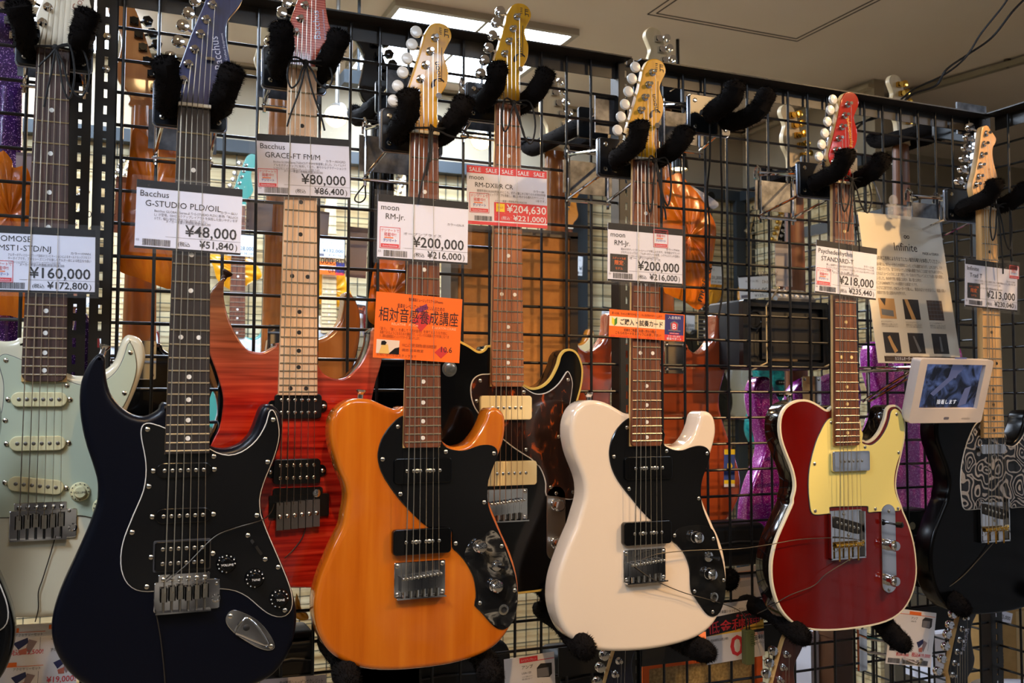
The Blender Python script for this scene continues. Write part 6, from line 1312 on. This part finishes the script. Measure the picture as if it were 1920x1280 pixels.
# orange combo amp and other things behind the lower grid
a = U(1204, 1212, .30)
t = thing('combo_amp', 'orange combo amplifier with beige woven grille below the white guitar', 'amplifier', (a.x+.16, .30, a.z-.36))
ORA_M = mat('orange_tolex', (226, 98, 22), .55)
part('shell', ring(rrect(0, .18, .32, .36, .008), rrect(0, .165, .285, .29, .003), 0, .18), ORA_M, t); part('back', MB().box((-.15, .17, .01), (.15, .178, .35)), ORA_M, t, False)
part('grille', MB().box((-.143, .012, .02), (.143, .018, .31)), tex('woven_grille', 'noise', [(.35, (150, 128, 84)), (.65, (196, 172, 120))], (160, 160, 160), .85, bump=.6), t, False)
part('control_panel', MB().box((-.14, .004, .325), (.14, .010, .35)), BLACKM, t, False)
a = U(1856, 1148, .45)
t = thing('cardboard_box', 'brown cardboard box with black lettering at the lower right', 'box', (a.x+.12, .45, a.z-.26))
CARD = tex('cardboard', 'noise', [(.3, (158, 122, 68)), (.7, (174, 136, 80))], (30, 30, 30), .8)
part('carton', MB().box((-.12, 0, 0), (.12, .2, .26)), CARD, t, False); part('flap', MB().box((-.12, -.002, .255), (.12, .1, .262)), CARD, t, False); part('tape', MB().box((-.02, -.001, .0), (.02, .0, .26)), mat('tape', (186, 154, 100), .4), t, False)
lettering(t, [('MEINL', 0, 0, .05, 'l', .09, True)], Vector((-.075, -.003, .09)), INK, Vector((0, 0, 1)), Vector((-1, 0, 0)))
c = Card('price_tag', 'white tag reading 5,000 yen on the cardboard box', (1868, 1141), (1899, 1150), (1868, 1162), .44, group='tags on boxes', paper=PAPER); c.text([('¥5,000', .6, .7, .5, 'c', .6, True)], INK); c.done()
a = U(1905, 1290, .25)
t = thing('floor_drum', 'white round drum shell at the lower right corner', 'drum', (a.x, .25, a.z-.08))
part('shell', MB().lathe((0, 0, 0), [(.005, .098), (.09, .10), (.1, .09), (.1, -.09), (.09, -.10), (.005, -.10)], 36, (0, -1, .25)), mat('drum_white', (196, 196, 206), .25, coat=.3), t)
part('hoop', MB().lathe((0, -.09, .022), [(.102, -.006), (.106, -.006), (.106, .006), (.102, .006)], 36, (0, -1, .25)), CHROME, t)
for k in range(6):
    aa = k*PI/3+.3; part('lug', MB().lathe((math.cos(aa)*.101, -.03, math.sin(aa)*.101), [(.006, -.02), (.006, .02)], 8, (0, -1, .25)), CHROME, t)
# dark guitars and stands low behind the grid: accessory boxes with pale fronts
for lab, (px0, px1), Y, m in (('white lit carton behind the lower black headstock', ((1752, 1190), (1800, 1275)), .35, mat('white_carton', (226, 228, 240), .5)), ('pale carton seen through the lower grid right of the brown headstock', ((1520, 1185), (1568, 1300)), .3, mat('pale_carton', (196, 196, 200), .6)),
                            ('dark brown wooden case below the dark red guitar', ((1562, 1180), (1600, 1300)), .25, tex('case_brown', 'noise', [(.3, (70, 42, 22)), (.7, (92, 58, 30))], (20, 20, 3), .5))):
    a, b = U(*px0, Y), U(*px1, Y); t = thing('carton', lab, 'box', ((a.x+b.x)/2, Y, b.z)); w2 = (b.x-a.x)/2; h2 = a.z-b.z
    part('body', MB().box((-w2, 0, 0), (w2, .1, h2)), m, t, False); part('lid', MB().box((-w2-.002, -.002, h2-.02), (w2+.002, .102, h2+.002)), m, t, False)
BLU_L = mat('leaflet_blue', (60, 84, 170), .5)
c = Card('leaflet', 'blue and yellow leaflet standing right of the white guitar behind the grid', (1358, 842), (1378, 842), (1386, 912), .012, 'leaflet', BLU_L); c.rect(0, 0, 1, .14, mat('ink_yellow'), 1); c.rect(0, .82, 1, .92, mat('ink_yellow'), 1); c.rect(0, .92, 1, 1, PAPER, 1); c.poly([(.3, .38), (.6, .34), (.8, .45), (.6, .54), (.3, .5)], mat('ink_yellow'), 1); c.done()
a = U(1660, 960, .02)
t = thing('wall_box', 'black plastic box fixed low on the grid left of the paisley guitar', 'box', (a.x+.05, .008, a.z-.06)); part('case', MB().slab(rrect(0, .03, .105, .07, .004), 0, .04, .003, 2), BLACKM, t); part('badge', MB().lathe((.012, 0, .03), [(.008, 0), (.008, .001)], 16), mat('badge_cream', (196, 190, 160), .5), t)
# big black loudspeaker shapes low behind the white guitar and amber guitar
for lab, px0, px1, Y in (('black gig bag hanging behind the grid under the rust red guitar', (1330, 985), (1440, 1058), .02), ('black gig bag hanging behind the grid below the red flamed guitar', (500, 1190), (590, 1300), .02), ('black gig bag hanging behind the grid under the amber wood guitar', (690, 1225), (960, 1330), .02), ('dark gig bag hanging behind the grid right of the lower leaflet', (1045, 1225), (1150, 1330), .02)):
    a, b = U(*px0, Y), U(*px1, Y); w2 = (b.x-a.x)/2; h2 = a.z-b.z; t = thing('gig_bag' if 'bag' in lab else 'speaker_cabinet', lab, 'bag' if 'bag' in lab else 'speaker', ((a.x+b.x)/2, Y, b.z))
    part('body', MB().slab(rrect(0, h2/2, 2*w2, h2, min(w2, h2)*.25), 0, .08, .012, 3), BLACKM, t); part('seam', MB().tube([(-w2*.9, -.002, h2*.55), (0, -.003, h2*.6), (w2*.9, -.002, h2*.55)], .002, 6), mat('bag_seam', (50, 50, 54), .5), t)
# ---------------------------------------------------------------- wires and cables
WIRE = mat('tie_wire', (60, 54, 46), .4, .5)
def wire(label, pts, r=.0008, m=WIRE, name='tie_wire', cat='wire'):
    P = [U(*p[:2], p[2]) for p in pts]; base = P[-1]; n = max(14, len(P)*6)
    o = ob(name, MB().tube([p-base for p in path_interp(P, n)], r, 6).mesh(name, m)); o.location = base; return tag(o, label, cat)
YR, YWg = RED.Y, WHT_G.Y
wire('thin wire from the white guitar bridge across to the dark red guitar bridge', [(1203, 1049, YWg), (1240, 1037, YWg-.004), (1310, 1031, YWg), (1380, 1029, YWg), (1440, 1021, YR), (1500, 1011, YR+.004), (1570, 1008, YR+.006), (1612, 1012, YR+.004)])
wire('thin wire hanging from the white guitar bridge past its output jack', [(1190, 1062, YWg), (1225, 1086, YWg-.002), (1280, 1110, YWg+.004), (1340, 1127, YWg+.006), (1385, 1144, YWg+.05), (1402, 1165, -.09)])
wire('thin wire from the dark red guitar bridge down to the campaign poster', [(1598, 1046, YR+.004), (1550, 1075, YR+.004), (1525, 1098, YR+.006), (1480, 1116, YR+.006), (1440, 1140, YR+.03), (1420, 1150, -.1)])
wire('thin wire across the dark blue guitar pickguard to the red flamed guitar', [(312, 1090, BLUE.Y+.002), (350, 1058, BLUE.Y), (400, 1008, BLUE.Y+.004), (440, 990, BLUE.Y+.006), (490, 975, BLUE.Y+.008), (508, 960, -.13), (514, 945, -.11)])
wire('thin wire hanging from the dark blue guitar bridge', [(292, 1145, BLUE.Y+.006), (300, 1190, BLUE.Y+.01), (306, 1240, BLUE.Y+.012), (311, 1300, BLUE.Y+.012)])
wire('thin wire hanging from the cream and mint guitar bridge', [(104, 1005, -.078), (94, 1040, -.074), (80, 1085, -.074), (72, 1110, -.074), (72, 1140, -.074), (66, 1165, -.06)])
wire('thin wire curving down the red flamed guitar body', [(566, 945, -.11), (574, 975, -.104), (568, 1005, -.104), (550, 1030, -.104), (534, 1046, -.11)])
wire('thin wire crossing to the paisley guitar pickguard', [(1700, 868, -.02), (1740, 882, -.06), (1780, 900, -.12), (1820, 908, -.16)])
wire('thin wire hanging from the paisley guitar bridge', [(1864, 1016, -.162), (1835, 1048, -.158), (1805, 1080, -.158), (1770, 1105, -.15), (1735, 1115, -.1)])
CAB = mat('cable_black', (12, 12, 14), .4)
wire('black power cable looping up to the ceiling, upper strand', [(1604, 242, .03), (1606, 232, .03), (1650, 218, .02), (1690, 186, .01), (1715, 166, .0), (1770, 140, -.02), (1810, 108, -.05), (1840, 62, -.08), (1880, 12, -.12), (1900, -20, -.14)], .0022, CAB, 'power_cable', 'cable')
wire('black power cable looping up to the ceiling, lower strand', [(1602, 245, .03), (1625, 226, .03), (1680, 202, .01), (1712, 176, .0), (1755, 160, -.02), (1775, 130, -.04), (1815, 102, -.05), (1860, 70, -.08), (1900, 20, -.12), (1940, -20, -.14)], .0026, CAB, 'power_cable', 'cable')
wire('thin grey cable hanging down left of the flyer', [(1628, 318, .03), (1640, 345, .02), (1652, 380, .012), (1654, 400, .012)], .0018, mat('cable_grey', (110, 112, 120), .4), 'power_cable', 'cable')
wire('black cord hanging from the empty hanger, left one', [(1331, 232, -.12), (1331, 300, -.1), (1326, 360, -.06), (1330, 420, -.02), (1328, 500, -.01), (1327, 560, -.01)], .0018, CORDM, 'hanging_cord', 'cord')
wire('black cord hanging from the empty hanger, right one', [(1351, 236, -.12), (1352, 300, -.1), (1354, 380, -.05), (1353, 460, -.01), (1355, 540, -.008), (1347, 596, -.008)], .0018, CORDM, 'hanging_cord', 'cord')
wire('black looped cord hanging left of the amber wood guitar price tag', [(690, 330, .02), (684, 345, .02), (668, 366, .02), (666, 376, .02), (676, 379, .02), (685, 370, .02), (685, 350, .02), (688, 328, .02)], .0014, CORDM, 'hanging_cord', 'cord')
# wire shelf hooks low on the grid
a = U(1614, 1190, -.02)
t = thing('wire_hook', 'chrome display hooks on the lower grid left of the right leaflet', 'hook', a); A = lambda x, y, Y: U(x, y, Y)-a
part('hook', MB().tube([A(1618, 1195, -.005), A(1665, 1203, -.1), A(1672, 1205, -.12)], .003, 8), CHROME, t); part('hook', MB().tube([A(1618, 1220, -.005), A(1690, 1232, -.12), A(1722, 1245, -.2), A(1728, 1236, -.21)], .003, 8), CHROME, t); part('hook_plate', MB().box((-.008, -.004, -.07), (.012, .002, .012)), CHROME, t, False)
